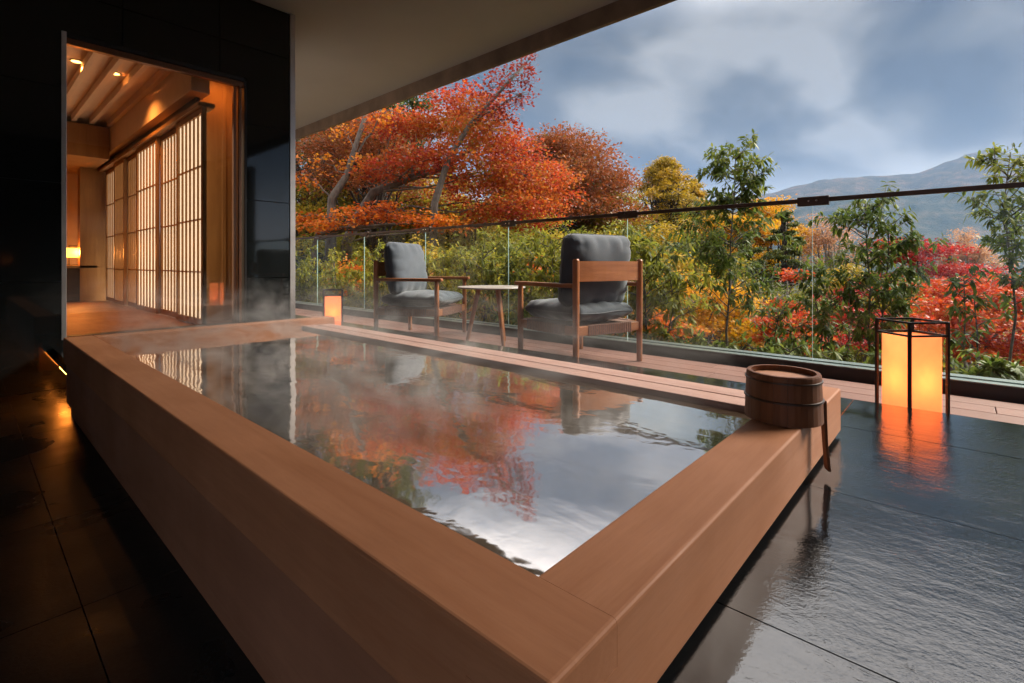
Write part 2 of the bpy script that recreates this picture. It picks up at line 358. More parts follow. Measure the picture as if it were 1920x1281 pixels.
LM = {
 'red':    leaf_mat('leaf_red', [(0.19,0.016,0.014),(0.36,0.036,0.018),(0.46,0.082,0.018),(0.42,0.14,0.020),(0.20,0.16,0.02)], 0.5, nscale=0.55, nmix=0.6),
 'hedge':  leaf_mat('leaf_hedge', [(0.085,0.105,0.020),(0.19,0.205,0.030),(0.32,0.29,0.036),(0.48,0.36,0.05)], 0.5, 0.5, 0.16, 1.3, 0.5),
 'orange': leaf_mat('leaf_orange', [(0.38,0.060,0.012),(0.60,0.13,0.014),(0.68,0.23,0.018),(0.56,0.29,0.03)], 0.5),
 'crimson':leaf_mat('leaf_crimson', [(0.16,0.008,0.012),(0.32,0.014,0.016),(0.44,0.026,0.018),(0.44,0.07,0.022)], 0.5),
 'scarlet':leaf_mat('leaf_scarlet', [(0.28,0.020,0.012),(0.48,0.048,0.016),(0.54,0.10,0.016),(0.42,0.16,0.025)], 0.5),
 'gold':   leaf_mat('leaf_gold', [(0.22,0.17,0.016),(0.52,0.28,0.012),(0.66,0.33,0.012),(0.64,0.23,0.010)], 0.5),
 'goldgreen': leaf_mat('leaf_goldgreen', [(0.085,0.095,0.016),(0.24,0.20,0.018),(0.44,0.29,0.02),(0.54,0.31,0.022)], 0.42),
 'cyp': leaf_mat('leaf_cypress', [(0.10,0.10,0.014),(0.28,0.20,0.016),(0.46,0.29,0.018),(0.52,0.31,0.02)], 0.45),
 'rust':   leaf_mat('leaf_rust', [(0.09,0.065,0.016),(0.22,0.06,0.018),(0.30,0.080,0.022),(0.16,0.13,0.025)], 0.45),
 'pink':   leaf_mat('leaf_pink', [(0.36,0.16,0.09),(0.50,0.25,0.14),(0.56,0.30,0.15),(0.42,0.18,0.12)], 0.45),
 'conifer':leaf_mat('leaf_conifer', [(0.026,0.042,0.012),(0.060,0.085,0.018),(0.11,0.13,0.022),(0.19,0.17,0.026)], 0.28),
 'olive':  leaf_mat('leaf_olive', [(0.070,0.090,0.016),(0.16,0.17,0.022),(0.28,0.24,0.028),(0.40,0.27,0.03)], 0.42),
 'ever':   leaf_mat('leaf_evergreen', [(0.040,0.070,0.016),(0.088,0.128,0.024),(0.145,0.175,0.030),(0.26,0.26,0.045)], 0.46, 0.5, 0.16, 2.0, 0.4),
 'darkred':leaf_mat('leaf_darkred', [(0.12,0.016,0.014),(0.22,0.025,0.02),(0.30,0.045,0.025),(0.24,0.05,0.03)], 0.4),
}
def bark_mat(name, a, c, sc=9):
    m, t, b, o = nmat(name)
    f = noise(t, coords(t, 'World', (1, 1, 0.35)), sc, 6, 0.65, 0.5)
    t.links.new(ramp(t, f, [(0.3, a), (0.72, c)]), b.inputs['Base Color']); b.inputs['Roughness'].default_value = 0.85
    bump(t, b, f, 0.6, 0.03); return m
BK = {'pale': bark_mat('bark_pale', (0.050, 0.036, 0.027), (0.19, 0.15, 0.118)),
      'dark': bark_mat('bark_dark', (0.018, 0.012, 0.009), (0.055, 0.036, 0.026), 5),
      'grey': bark_mat('bark_grey', (0.05, 0.042, 0.032), (0.15, 0.125, 0.10), 14),
      'twig': bark_mat('bark_bare', (0.12, 0.10, 0.08), (0.30, 0.26, 0.22), 14)}

# ------------------------------------------------------------------ terrain, mountain
def gz(x, y):
    s = max(0.0, x - 4.0)
    right = 1/(1+math.exp(max(-40, min(40, (y*1.0 - 0.15*x - 1.5)/6.0))))
    near = -2.4 - (0.05 + 0.13*right)*min(s, 60)
    r = math.hypot(x, y)
    far = -10 - 50*(1-math.exp(-max(0, r-60)/220))
    k = min(1, max(0, (r-35)/90)); k = k*k*(3-2*k)
    return near*(1-k) + far*k + 0.25*math.sin(x*0.7)*math.cos(y*0.6)*min(1, s/4)
def ground_sheet():
    radii = [0.0] + [3*1.16**i for i in range(45)]; na = 72
    vs_ = [(0, 0, -2.4)]; fs = []
    for r in radii[1:]:
        for k in range(na):
            a = 2*math.pi*k/na; x, y = r*math.cos(a), r*math.sin(a); vs_.append((x, y, gz(x, y)))
    for k in range(na): fs.append((0, 1+k, 1+(k+1) % na))
    for i in range(len(radii)-2):
        for k in range(na): fs.append((1+i*na+k, 1+(i+1)*na+k, 1+(i+1)*na+(k+1) % na, 1+i*na+(k+1) % na))
    me = bpy.data.meshes.new('ground'); me.from_pydata(vs_, [], fs)
    me.polygons.foreach_set('use_smooth', [True]*len(me.polygons)); return me
def ground_mat():
    m, t, b, o = nmat('leaf_litter')
    f = noise(t, coords(t, 'World'), 1.2, 8, 0.65); 
    t.links.new(ramp(t, f, [(0.3, (0.022, 0.020, 0.010)), (0.5, (0.06, 0.045, 0.02)), (0.7, (0.13, 0.075, 0.03))]), b.inputs['Base Color']); b.inputs['Roughness'].default_value = 0.95
    bump(t, b, f, 0.8, 0.1); return m
structure('ground', ground_sheet(), ground_mat())

def hill_mat(name, cols, sc):
    m, t, b, o = nmat(name)
    f = noise(t, coords(t, 'World'), sc, 9, 0.7)
    t.links.new(ramp(t, f, cols), b.inputs['Base Color']); b.inputs['Roughness'].default_value = 1.0; b.inputs['Specular IOR Level'].default_value = 0.05
    bump(t, b, noise(t, coords(t, 'World'), sc*7, 4, 0.7), 1.0, 8.0)
    return m
def fbm(x, y, sd=0):
    v = 0; a = 1
    for i in range(6):
        q = 2**i
        v += a*math.sin(x*q*1.3+sd+i*1.7+1.9*math.sin(y*q*0.7+i+sd))*math.cos(y*q*1.1+sd*0.6+i*2.3+1.4*math.sin(x*q*0.5+i)); a *= 0.52
    return v
def mountain(name, prof, D0, D1, z0, mat, rough, sd):
    pxs = np.linspace(-500, 2500, 240); rows = 46; vs_ = []; fs = []
    yy = np.interp(pxs, [p[0] for p in prof], [p[1] for p in prof])
    for j in range(rows):
        s = j/(rows-1)
        for i, px in enumerate(pxs):
            if s <= 0.8:
                k = s/0.8; D = D0 + (D1-D0)*k; h = k**1.25
            else:
                k = (s-0.8)/0.2; D = D1 + (D1-D0)*0.5*k; h = 1-k*0.9
            zr = (495-yy[i])/FPX*D1 + CAM_Z
            p = P3(px, 495, D)
            z = z0 + (zr-z0)*h
            amp = rough*(1-abs(2*min(k, 1)-1)) if s <= 0.8 else 0
            z += amp*fbm(p.x/230, p.y/230, sd) + rough*0.085*fbm(p.x/30, p.y/30, sd+2)
            vs_.append((p.x, p.y, z))
    n = len(pxs)
    for j in range(rows-1):
        for i in range(n-1): fs.append((j*n+i, j*n+i+1, (j+1)*n+i+1, (j+1)*n+i))
    me = bpy.data.meshes.new(name); me.from_pydata(vs_, [], fs)
    me.polygons.foreach_set('use_smooth', [True]*len(me.polygons))
    return structure(name, me, mat)
mountain('mountain', [(-1200,430),(0,440),(700,432),(1000,415),(1200,396),(1350,373),(1446,361),(1484,352),(1530,341),(1565,335),(1610,331),(1647,330),(1714,326),(1766,307),(1805,292),(1853,280),(1872,283),(1891,287),(1920,290),(2050,300),(2300,330),(3600,380)],
         640, 1500, -62, hill_mat('forest_slope_far', [(0.3, (0.010, 0.014, 0.010)), (0.5, (0.05, 0.045, 0.025)), (0.72, (0.16, 0.10, 0.06))], 0.02), 30, 1.0)
mountain('hill', [(-1200,500),(900,492),(1300,486),(1500,470),(1620,455),(1700,452),(1800,470),(1920,500),(2200,505),(3600,505)],
         330, 640, -62, hill_mat('forest_slope_near', [(0.3, (0.014, 0.022, 0.010)), (0.5, (0.042, 0.046, 0.018)), (0.72, (0.10, 0.07, 0.03))], 0.045), 6, 4.0)

# ------------------------------------------------------------------ terrace shell
ZS = 0.13            # wet stone terrace
ZL = -0.15           # sunken floor on the left
XE = 2.475           # edge between stone and deck
slab = structure('stone_floor', MB().box(0.425, XE-0.012, -3.2, 6.6, ZS-0.10, ZS-0.012).mesh('stone_floor'), M['grout'])
low = structure('lower_floor', MB().box(-2.2, 3.0, -3.2, 4.5, ZL-0.2, ZL-0.012).mesh('lower_floor'), M['grout'])
def tile_grid(parent, xs, ys, z0, z1, mat, gap=0.0018, name='floor_tile'):
    cache = {}
    for i in range(len(xs)-1):
        for j in range(len(ys)-1):
            w, d = xs[i+1]-xs[i]-gap, ys[j+1]-ys[j]-gap
            key = (round(w, 4), round(d, 4))
            if key not in cache:
                cache[key] = MB().box(-w/2, w/2, -d/2, d/2, 0, z1-z0).mesh(name, 0.0006, 1); cache[key].materials.append(mat)
            ob(name, cache[key], None, parent, ((xs[i]+xs[i+1])/2, (ys[j]+ys[j+1])/2, z0 + random.uniform(-0.0004, 0.0004)))
tile_grid(slab, [0.41, 0.84, 1.44, 2.04, XE], [-2.67, -2.07, -1.47, -0.87, -0.27, 0.33, 0.93, 1.53, 2.13, 2.73, 3.33, 3.93, 4.497], ZS-0.045, ZS, M['stone'])
tile_grid(slab, [2.05, XE], [4.497, 5.1, 5.7, 6.3], ZS-0.045, ZS, M['stone'])
tile_grid(low, [-1.6, -1.0, -0.4, 0.2, 0.8], [-2.0, -1.4, -0.8, -0.2, 0.4, 1.0, 1.6, 2.2, 2.8, 3.4, 4.0, 4.497], ZL-0.03, ZL, M['stone_low'])

XR = 3.58            # railing line
deck = structure('deck', MB().box(XE, 3.9, -3.2, 13.0, -0.30, -0.03).mesh('deck'), M['deck_base'])
bcache = {}
for i in range(7):
    x0 = XE + 0.002 + i*0.15 if i else XE + 0.002
    xs0 = 2.45 + i*0.15; xs1 = xs0 + 0.15
    if i == 0: xs0 = XE + 0.003
    y = -3.0 + (0.68 if i % 2 else 0.0) + 0.04*i
    while y < 12.5:
        L = 2.0; w = xs1 - xs0 - 0.005
        k = round(w, 4)
        if k not in bcache:
            bcache[k] = MB().box(-w/2, w/2, -L/2+0.002, L/2-0.002, -0.025, 0.0).mesh('deck_board', 0.002, 2); bcache[k].materials.append(M['deck'])
        ob('deck_board', bcache[k], None, deck, ((xs0+xs1)/2, y+L/2, random.uniform(-0.0008, 0.0)))
        y += L
# soffit, edge beam and the unseen walls that steer light and reflections
soff = structure('ceiling', MB().box(-2.2, 3.78, -3.4, 13, 2.95, 3.15).mesh('ceiling'), M['soffit'])
structure('ceiling_beam', MB().box(3.78, 3.82, -3.4, 13, 2.785, 3.15).mesh('ceiling_beam', 0.004, 2), M['beam'])
structure('wall_left_bounce', MB().box(-2.6, -2.2, 0.5, 4.5, -0.3, 2.95).mesh('wall_left_bounce'), plain('bounce_plaster', (0.36, 0.26, 0.19), 0.9))  # unseen wall, its tone and length set for bounce on the tub front
structure('wall_sky_blocker', MB().box(-2.2, 4.6, -3.4, -3.2, -0.3, 2.95).mesh('wall_sky_blocker'), M['wall_tile'])  # unseen dark wall added to keep bright sky out of the reflections
# dark tiled wall with the door opening (X 0.46..1.63, Z 0.175..2.26)
OX0, OX1, OZ0, OZ1, YW = 0.455, 1.63, 0.175, 2.262, 4.5
wb = MB()
wb.box(-2.2, OX0, YW+0.02, YW+0.2, -0.3, 2.95); wb.box(OX1, 1.99, YW+0.02, YW+0.2, -0.3, 2.95)
wb.box(OX0, OX1, YW+0.02, YW+0.2, OZ1, 2.95); wb.box(OX0, OX1, YW+0.02, YW+0.2, -0.3, OZ0)
wall_back = structure('wall_back', wb.mesh('wall_back'), M['grout'])
def clip_rect(x0, x1, z0, z1):
    if x1 <= OX0 or x0 >= OX1 or z1 <= OZ0 or z0 >= OZ1: return [(x0, x1, z0, z1)]
    out = []
    if x0 < OX0: out.append((x0, OX0, z0, z1))
    if x1 > OX1: out.append((OX1, x1, z0, z1))
    a, b = max(x0, OX0), min(x1, OX1)
    if z1 > OZ1: out.append((a, b, OZ1, z1))
    if z0 < OZ0: out.append((a, b, z0, OZ0))
    return out
xj = [-2.2, -1.77, -1.13, -0.495, 0.145, 0.785, 1.42, 1.99]; zj = [-0.15, 0.57, 1.235, 1.88, 2.535, 2.945]; g = 0.003
for i in range(len(xj)-1):
    for j in range(len(zj)-1):
        rects = clip_rect(xj[i]+g, xj[i+1]-g, zj[j]+g, zj[j+1]-g)
        if rects:
            mb = MB()
            for (a, b, c, d) in rects: mb.box(a, b, YW, YW+0.02, c, d)
            ob('wall_tile', mb.mesh('wall_tile'), M['wall_tile'], wall_back)
boxpart(wall_back, 'corner_trim', (1.993, 2.04, YW-0.006, YW+0.2, -0.1, 2.948), M['grey_metal'], 0.002)

# ------------------------------------------------------------------ sliding glass door
gd = thing('glass_door', 'tall clear glass door in a metal frame, set in the dark tiled wall', 'glass door', (0, YW, 0))
def gbox(n, b, m, bv=0.002): return boxpart(gd, n, b, m, bv)
gbox('jamb', (OX0, OX0+0.026, -0.004, 0.12, OZ0, OZ1), M['grey_metal'])
gbox('jamb', (OX1-0.020, OX1, 0.002, 0.12, OZ0, OZ1-0.02), M['black_metal'])
gbox('stile', (OX1-0.060, OX1-0.040, 0.010, 0.05, OZ0+0.02, OZ1-0.06), M['copper_trim'])
gbox('stile', (OX1-0.095, OX1-0.072, 0.030, 0.07, OZ0+0.02, OZ1-0.06), M['copper_trim'])
gbox('head', (OX0+0.026, OX1-0.02, 0.002, 0.12, OZ1-0.03, OZ1), M['black_metal'])
gbox('head_rail', (OX0+0.026, OX1-0.02, 0.015, 0.06, OZ1-0.075, OZ1-0.032), M['copper_trim'])
gbox('threshold', (OX0+0.026, OX1-0.02, 0.002, 0.12, OZ0-0.002, OZ0+0.02), M['black_metal'])
gbox('pane', (OX0+0.026, OX1-0.06, 0.036, 0.046, OZ0+0.02, OZ1-0.07), M['door_glass'], 0)

# ------------------------------------------------------------------ room behind the door
ZI = 0.17
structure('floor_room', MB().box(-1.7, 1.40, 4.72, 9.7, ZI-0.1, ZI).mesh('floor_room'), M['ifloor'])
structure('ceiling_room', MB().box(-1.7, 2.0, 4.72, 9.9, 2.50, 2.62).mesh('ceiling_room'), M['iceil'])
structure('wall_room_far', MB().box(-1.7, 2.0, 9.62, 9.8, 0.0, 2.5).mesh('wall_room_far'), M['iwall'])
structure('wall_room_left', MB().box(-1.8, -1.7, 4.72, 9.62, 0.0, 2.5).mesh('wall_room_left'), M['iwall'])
structure('wall_room_return', MB().box(1.37, 1.98, 5.06, 5.14, 0.0, 2.5).mesh('wall_room_return'), M['iwall'])
structure('wall_room_pier', MB().box(1.10, 1.40, 9.0, 9.2, ZI, 2.13).mesh('wall_room_pier'), M['iwood'])
sg = 'pale slats under the room ceiling'
sx = [0.42, 0.60, 0.78, 0.95, 1.12, 1.29]
slat_me = MB().box(-0.022, 0.022, -1.45, 1.45, 0, 0.075).mesh('ceiling_slat', 0.003); slat_me.materials.append(M['iceil'])
for i, x in enumerate(sx):
    tag(ob('ceiling_slat', slat_me, None, None, (x-0.03, 6.55, 2.425)), 'pale wooden slat under the room ceiling seen through the glass door', 'slat', sg)
tag(ob('ceiling_beam_room', MB().box(1.28, 1.42, 4.74, 9.0, 2.13, 2.499).mesh('ceiling_beam_room', 0.004), M['iceil']), kind='structure')
tag(ob('transom', MB().box(1.36, 1.39, 4.9, 9.0, 1.985, 2.13).mesh('transom'), M['black_trim']), kind='structure')
tag(ob('bulkhead', MB().box(-1.69, 1.27, 8.05, 9.61, 2.02, 2.42).mesh('bulkhead'), M['iwood']), kind='structure')
# shoji
ys = [4.62, 5.37, 6.06, 6.94, 7.545, 8.145, 8.89]
ords = ['nearest the glass door', 'second from the glass door', 'third from the glass door', 'fourth from the glass door', 'fifth from the glass door', 'farthest from the glass door']
for i in range(6):
    ex = 0.02 if i % 2 else -0.001
    y0, y1 = ys[i]-ex, ys[i+1]+ex; w = y1-y0; xo = 1.33 + (0.035 if i % 2 else 0.0)
    s = thing('shoji_screen', 'backlit white paper sliding screen with wood lattice, ' + ords[i], 'shoji screen', (xo, y0, ZI+0.012), 0, 'paper screens along the room')
    Hh = 1.80; st = 0.045
    boxpart(s, 'stile', (0, 0.03, 0, st, 0, Hh), M['iwood'], 0.002); boxpart(s, 'stile', (0, 0.03, w-st, w, 0, Hh), M['iwood'], 0.002)
    boxpart(s, 'rail', (0.001, 0.029, st, w-st, 0, 0.05), M['iwood'], 0.002); boxpart(s, 'rail', (0.001, 0.029, st, w-st, Hh-0.05, Hh), M['iwood'], 0.002)
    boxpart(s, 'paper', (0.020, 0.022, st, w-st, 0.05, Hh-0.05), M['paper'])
    nb = 6; bw = 0.011
    me = MB().box(0.004, 0.019, -bw/2, bw/2, 0.05, Hh-0.05).mesh('lattice_bar'); me.materials.append(M['iwood'])
    for k in range(1, nb): ob('lattice_bar', me, None, s, (0, st + (w-2*st)*k/nb, 0))
    for z in (0.44, 0.88, 1.32): boxpart(s, 'cross_bar', (0.003, 0.0185, st, w-st, z-0.006, z+0.006), M['iwood'])
tag(ob('shoji_track', MB().box(1.30, 1.42, 4.62, 9.0, 1.985-0.0, 2.02).mesh('shoji_track'), M['iwood_y']), 'wooden head track above the paper screens', 'track')
# wood panel right of the screens, with recessed pulls
wp = thing('sliding_panel', 'golden wood sliding panel with dark recessed pulls right of paper screens', 'sliding door', (1.36, 5.02, ZI))
boxpart(wp, 'panel', (0.0, 0.46, 0, 0.03, 0, 2.2), M['iwood'], 0.003)
boxpart(wp, 'pull', (0.075, 0.105, -0.004, 0.0, 0.90, 1.02), M['black_metal'], 0.002)
boxpart(wp, 'pull', (0.075, 0.105, -0.004, 0.0, 0.10, 0.22), M['black_metal'], 0.002)
boxpart(wp, 'stile', (0.24, 0.275, -0.012, 0.0, 0, 2.2), M['iwood'], 0.003)
# low cabinet with its lamp at the far end
cb_ = thing('cabinet', 'low dark cabinet against the orange far wall of the room', 'cabinet', (0.98, 9.3, ZI))
boxpart(cb_, 'carcass', (-1.1, 0.30, -0.28, 0.30, 0.0, 0.46), M['idark'], 0.004)
boxpart(cb_, 'top', (-1.12, 0.31, -0.30, 0.305, 0.46, 0.50), M['iwood_y'], 0.004)
tl = thing('table_lamp', 'small glowing lamp with wide shade standing on the low dark cabinet', 'lamp', (1.10, 9.2, ZI+0.5))
boxpart(tl, 'base', (-0.12, 0.12, -0.05, 0.05, 0, 0.012), M['black_metal'], 0.002)
for a in (-0.09, 0.09): boxpart(tl, 'post', (a-0.004, a+0.004, -0.004, 0.004, 0.012, 0.27), M['black_metal'])
boxpart(tl, 'handle', (-0.094, 0.094, -0.004, 0.004, 0.27, 0.278), M['black_metal'])
boxpart(tl, 'shade', (-0.17, 0.17, -0.08, 0.08, 0.11, 0.24), emis('lamp_shade_glow', (1.0, 0.34, 0.05), 0.7), 0.003)
def lamp(name, loc, power, col, radius=0.03, kind='POINT', parent=None):
    d = bpy.data.lights.new(name, kind); d.energy = power; d.color = col; d.shadow_soft_size = radius
    o = bpy.data.objects.new(name, d); COL.objects.link(o); o.location = loc
    if parent: o.parent = parent
    return o
lamp('table_lamp_light', (0, -0.12, 0.18), 4.0, (1.0, 0.36, 0.07), 0.06, parent=tl)
# downlights in the room ceiling; the third is added to light the sliding panel
structure('floor_entry', MB().box(1.40, 1.98, 4.70, 5.06, ZI-0.1, ZI).mesh('floor_entry'), M['ifloor'])
structure('wall_entry', MB().box(1.80, 1.98, 4.70, 5.06, ZI, 2.5).mesh('wall_entry'), M['iwood'])
dn = ['left of the two round downlights in the room ceiling', 'right of the two round downlights, between two ceiling slats', 'downlight added above the golden sliding panel to light it']
for i, (x, y) in enumerate([(0.69, 5.85), (0.98, 5.95), (1.56, 4.80)]):
    t_ = thing('downlight', 'glowing ' + dn[i], 'downlight', (x, y, 2.497), 0, 'room downlights')
    part(t_, 'ring', MB().lathe([(0.034, 0.0), (0.044, 0.0), (0.046, -0.006), (0.034, -0.004)], 24), M['black_metal'], smooth=True)
    part(t_, 'lens', MB().lathe([(0.001, -0.0085), (0.036, -0.0085), (0.036, -0.005), (0.001, -0.005)], 24), M['downlight'])
    l = lamp('downlight_beam', (0, 0, -0.02), 7.5 if i < 2 else 1.8, (1.0, 0.36, 0.075), 0.03, 'SPOT', t_); l.data.spot_size = R_(128); l.data.spot_blend = 0.8

# ------------------------------------------------------------------ bath
ZR = 0.283
tub = thing('bathtub', 'large rectangular wooden soaking tub brimming with steaming water', 'bathtub', (0.38, 0.293, ZS))
def tb(n, b, m, bv=0.006, sg=3):
    return boxpart(tub, n, (b[0]-0.38, b[1]-0.38, b[2]-0.293, b[3]-0.293, b[4]-ZS, b[5]-ZS), M[m], bv, sg)
ZB = 0.143
def shift(mb):
    mb.v = [(p[0]-0.38, p[1]-0.293, p[2]-ZS) for p in mb.v]; return mb
# front board: one plank whose near end is halved over the side board
part(tub, 'front_board', shift(MB().add(
    [(0.38,0.4135,ZB),(0.504,0.4135,ZB),(0.504,3.684,ZB),(0.38,3.684,ZB),
     (0.38,0.293,0.2285),(0.504,0.293,0.2285),(0.504,0.4135,0.2285),(0.38,0.4135,0.2285),
     (0.38,0.293,ZR),(0.504,0.293,ZR),(0.504,3.684,ZR),(0.38,3.684,ZR)],
    [(0,3,2,1),(4,7,6,5),(8,9,10,11),(4,5,9,8),(0,1,6,7),(2,3,11,10),(3,0,7,4,8,11),(1,2,10,9,5,6)])), M['tub_y'], 0.006, 3, keep=lambda c: c.x > 0.1239 or c.z < 0.1 and c.y < 0.125)
part(tub, 'side_board', shift(MB().add(
    [(0.38,0.293,ZB),(1.93,0.293,ZB),(1.93,0.4125,ZB),(0.38,0.4125,ZB),
     (0.38,0.293,0.2275),(0.5045,0.293,0.2275),(0.5045,0.4125,0.2275),(0.38,0.4125,0.2275),
     (0.5045,0.293,ZR),(1.93,0.293,ZR),(1.93,0.4125,ZR),(0.5045,0.4125,ZR)],
    [(0,3,2,1),(4,5,6,7),(5,8,11,6),(8,9,10,11),(0,1,9,8,5,4),(1,2,10,9),(2,3,7,6,11,10),(3,0,4,7)])), M['tub_x'], 0.006, 3, keep=lambda c: c.x < 0.126)
tb('back_board', (0.5055, 1.93, 3.574, 3.684, ZB, ZR), 'tub_x', 0.006)
tb('overflow_board', (1.672, 1.768, 0.4145, 3.572, 0.214, 0.238), 'slat', 0.003)
tb('overflow_board', (1.784, 1.886, 0.4145, 3.572, 0.212, 0.236), 'slat', 0.003)
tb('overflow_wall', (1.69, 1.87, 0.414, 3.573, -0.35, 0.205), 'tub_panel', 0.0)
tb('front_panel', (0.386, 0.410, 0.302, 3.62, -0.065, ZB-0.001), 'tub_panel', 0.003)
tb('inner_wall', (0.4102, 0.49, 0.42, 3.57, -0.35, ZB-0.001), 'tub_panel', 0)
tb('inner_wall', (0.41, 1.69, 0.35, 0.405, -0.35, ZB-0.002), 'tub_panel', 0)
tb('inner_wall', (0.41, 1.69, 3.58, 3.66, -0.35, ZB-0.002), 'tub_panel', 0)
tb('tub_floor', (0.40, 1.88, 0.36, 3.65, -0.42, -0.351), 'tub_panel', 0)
tb('inner_bench', (1.25, 1.689, 0.421, 3.569, -0.349, 0.02), 'tub_y', 0.004)
tb('plinth', (0.43, 1.86, 0.318, 3.60, -0.16, ZS+0.012), 'tub_panel', 0) if False else None
part(tub, 'plinth', MB().box(0.04, 1.49, 0.02, 0.055, -0.02, 0.0125), M['black_trim'])
part(tub, 'plinth', MB().box(0.055, 0.09, 0.03, 3.30, -0.28, -0.05), M['black_trim'])
wm = MB(); nx, ny = 40, 100
for j in range(ny+1):
    for i in range(nx+1):
        wm.v.append((0.5035+(1.6735-0.5035)*i/nx, 0.412+(3.575-0.412)*j/ny, 0.218))
for j in range(ny):
    for i in range(nx): a = j*(nx+1)+i; wm.f.append((a, a+1, a+nx+2, a+nx+1))
structure('water', wm.mesh('water', smooth=True), M['water'])

def steam():
    m = bpy.data.materials.new('steam'); m.use_nodes = True; t = m.node_tree; t.nodes.clear()
    v = t.nodes.new('ShaderNodeVolumePrincipled'); v.inputs['Color'].default_value = (0.97, 0.95, 0.93, 1); v.inputs['Anisotropy'].default_value = 0.2
    a = noise(t, coords(t, 'World', (1.0, 0.7, 1.7)), 3.4, 5, 0.58, 1.6)
    a = maprange(t, a, 0.48, 0.74, 0.0, 1.0)
    g = t.nodes.new('ShaderNodeNewGeometry'); sp_ = t.nodes.new('ShaderNodeSeparateXYZ'); t.links.new(g.outputs['Position'], sp_.inputs[0])
    fz = maprange(t, sp_.outputs[2], 0.22, 0.62, 1.0, 0.0); fy = maprange(t, sp_.outputs[1], 0.6, 3.0, 0.25, 1.0)
    d = tmath(t, 'MULTIPLY', tmath(t, 'MULTIPLY', tmath(t, 'MULTIPLY', a, fz), fy), 2.7)
    t.links.new(d, v.inputs['Density'])
    o = t.nodes.new('ShaderNodeOutputMaterial'); t.links.new(v.outputs[0], o.inputs['Volume'])
    return tag(ob('steam', MB().box(0.52, 1.86, 0.5, 3.56, 0.2395, 0.62).mesh('steam'), m), 'wisps of steam drifting over the hot bath water', 'steam', None, 'stuff')
steam()

# ------------------------------------------------------------------ glow under the floating slab
led = tag(ob('light_strip', MB().box(0.44, 0.46, 3.70, 4.45, -0.018, -0.006).mesh('light_strip'), M['led'], None, (0, 0, 0.02)), 'orange light strip hidden under the floating stone edge by the door', 'light strip')

# ------------------------------------------------------------------ bucket
bk = thing('wooden_bucket', 'upturned round wooden bucket with long handle on the near tub rim', 'bucket', (1.463, 0.352, ZR+0.001))
def brad(z): return 0.0925 - 0.045*(z/0.122)*0.10 - 0.004*(z/0.122)
ns = 18
for k in range(ns):
    a0, a1 = 2*math.pi*k/ns + 0.0025, 2*math.pi*(k+1)/ns - 0.0025
    mb = MB(); vv = []; zs = [0, 0.06, 0.118, 0.122]; ro = [0.0925, 0.0905, 0.0878, 0.0862]
    for z, r in zip(zs, ro):
        for a in (a0, (a0+a1)/2, a1): vv.append((r*math.cos(a), r*math.sin(a), z))
        for a in (a1, (a0+a1)/2, a0): vv.append(((r-0.0095)*math.cos(a), (r-0.0095)*math.sin(a), z))
    ff = []
    for i in range(3):
        for q in range(6): ff.append((i*6+q, i*6+(q+1) % 6, (i+1)*6+(q+1) % 6, (i+1)*6+q))
    ff.append((5,4,3,2,1,0)); ff.append(tuple(18+q for q in range(6)))
    part(bk, 'stave', mb.add(vv, ff), M['bucket'])
part(bk, 'base_disc', MB().lathe([(0.001, 0.095), (0.0765, 0.095), (0.0765, 0.108), (0.001, 0.1085)], 40), M['bucket_lid'])
def hoop(z, r, h): 
    return part(bk, 'hoop', MB().lathe([(r-0.001, z), (r+0.0035, z+0.001), (r+0.0035, z+h-0.001), (r-0.001, z+h)], 48), M['hoop'], smooth=False)
hoop(0.053, 0.0906, 0.006); hoop(0.102, 0.0882, 0.005)
ha = math.atan2(RT[1], RT[0]) - 0.18
hb = MB(); hx, hy_ = 0.0945*math.cos(ha), 0.0945*math.sin(ha)
tx, ty = -math.sin(ha), math.cos(ha); ox, oy = math.cos(ha), math.sin(ha)
vv = []
for z, w, t0 in ((0.05, 0.013, 0.0), (0.0, 0.013, 0.001), (-0.06, 0.011, 0.004), (-0.128, 0.014, 0.010), (-0.134, 0.011, 0.011)):
    for (s, q) in ((-1, 0), (1, 0), (1, 1), (-1, 1)):
        vv.append((hx+tx*w*s+ox*(t0+q*0.007), hy_+ty*w*s+oy*(t0+q*0.007), z))
ff = [(0,1,2,3), (19,18,17,16)]
for i in range(4):
    for q in range(4): ff.append((i*4+q, (i+1)*4+q, (i+1)*4+(q+1) % 4, i*4+(q+1) % 4))
part(bk, 'handle', hb.add(vv, ff), M['bucket'], 0.0015, 2)

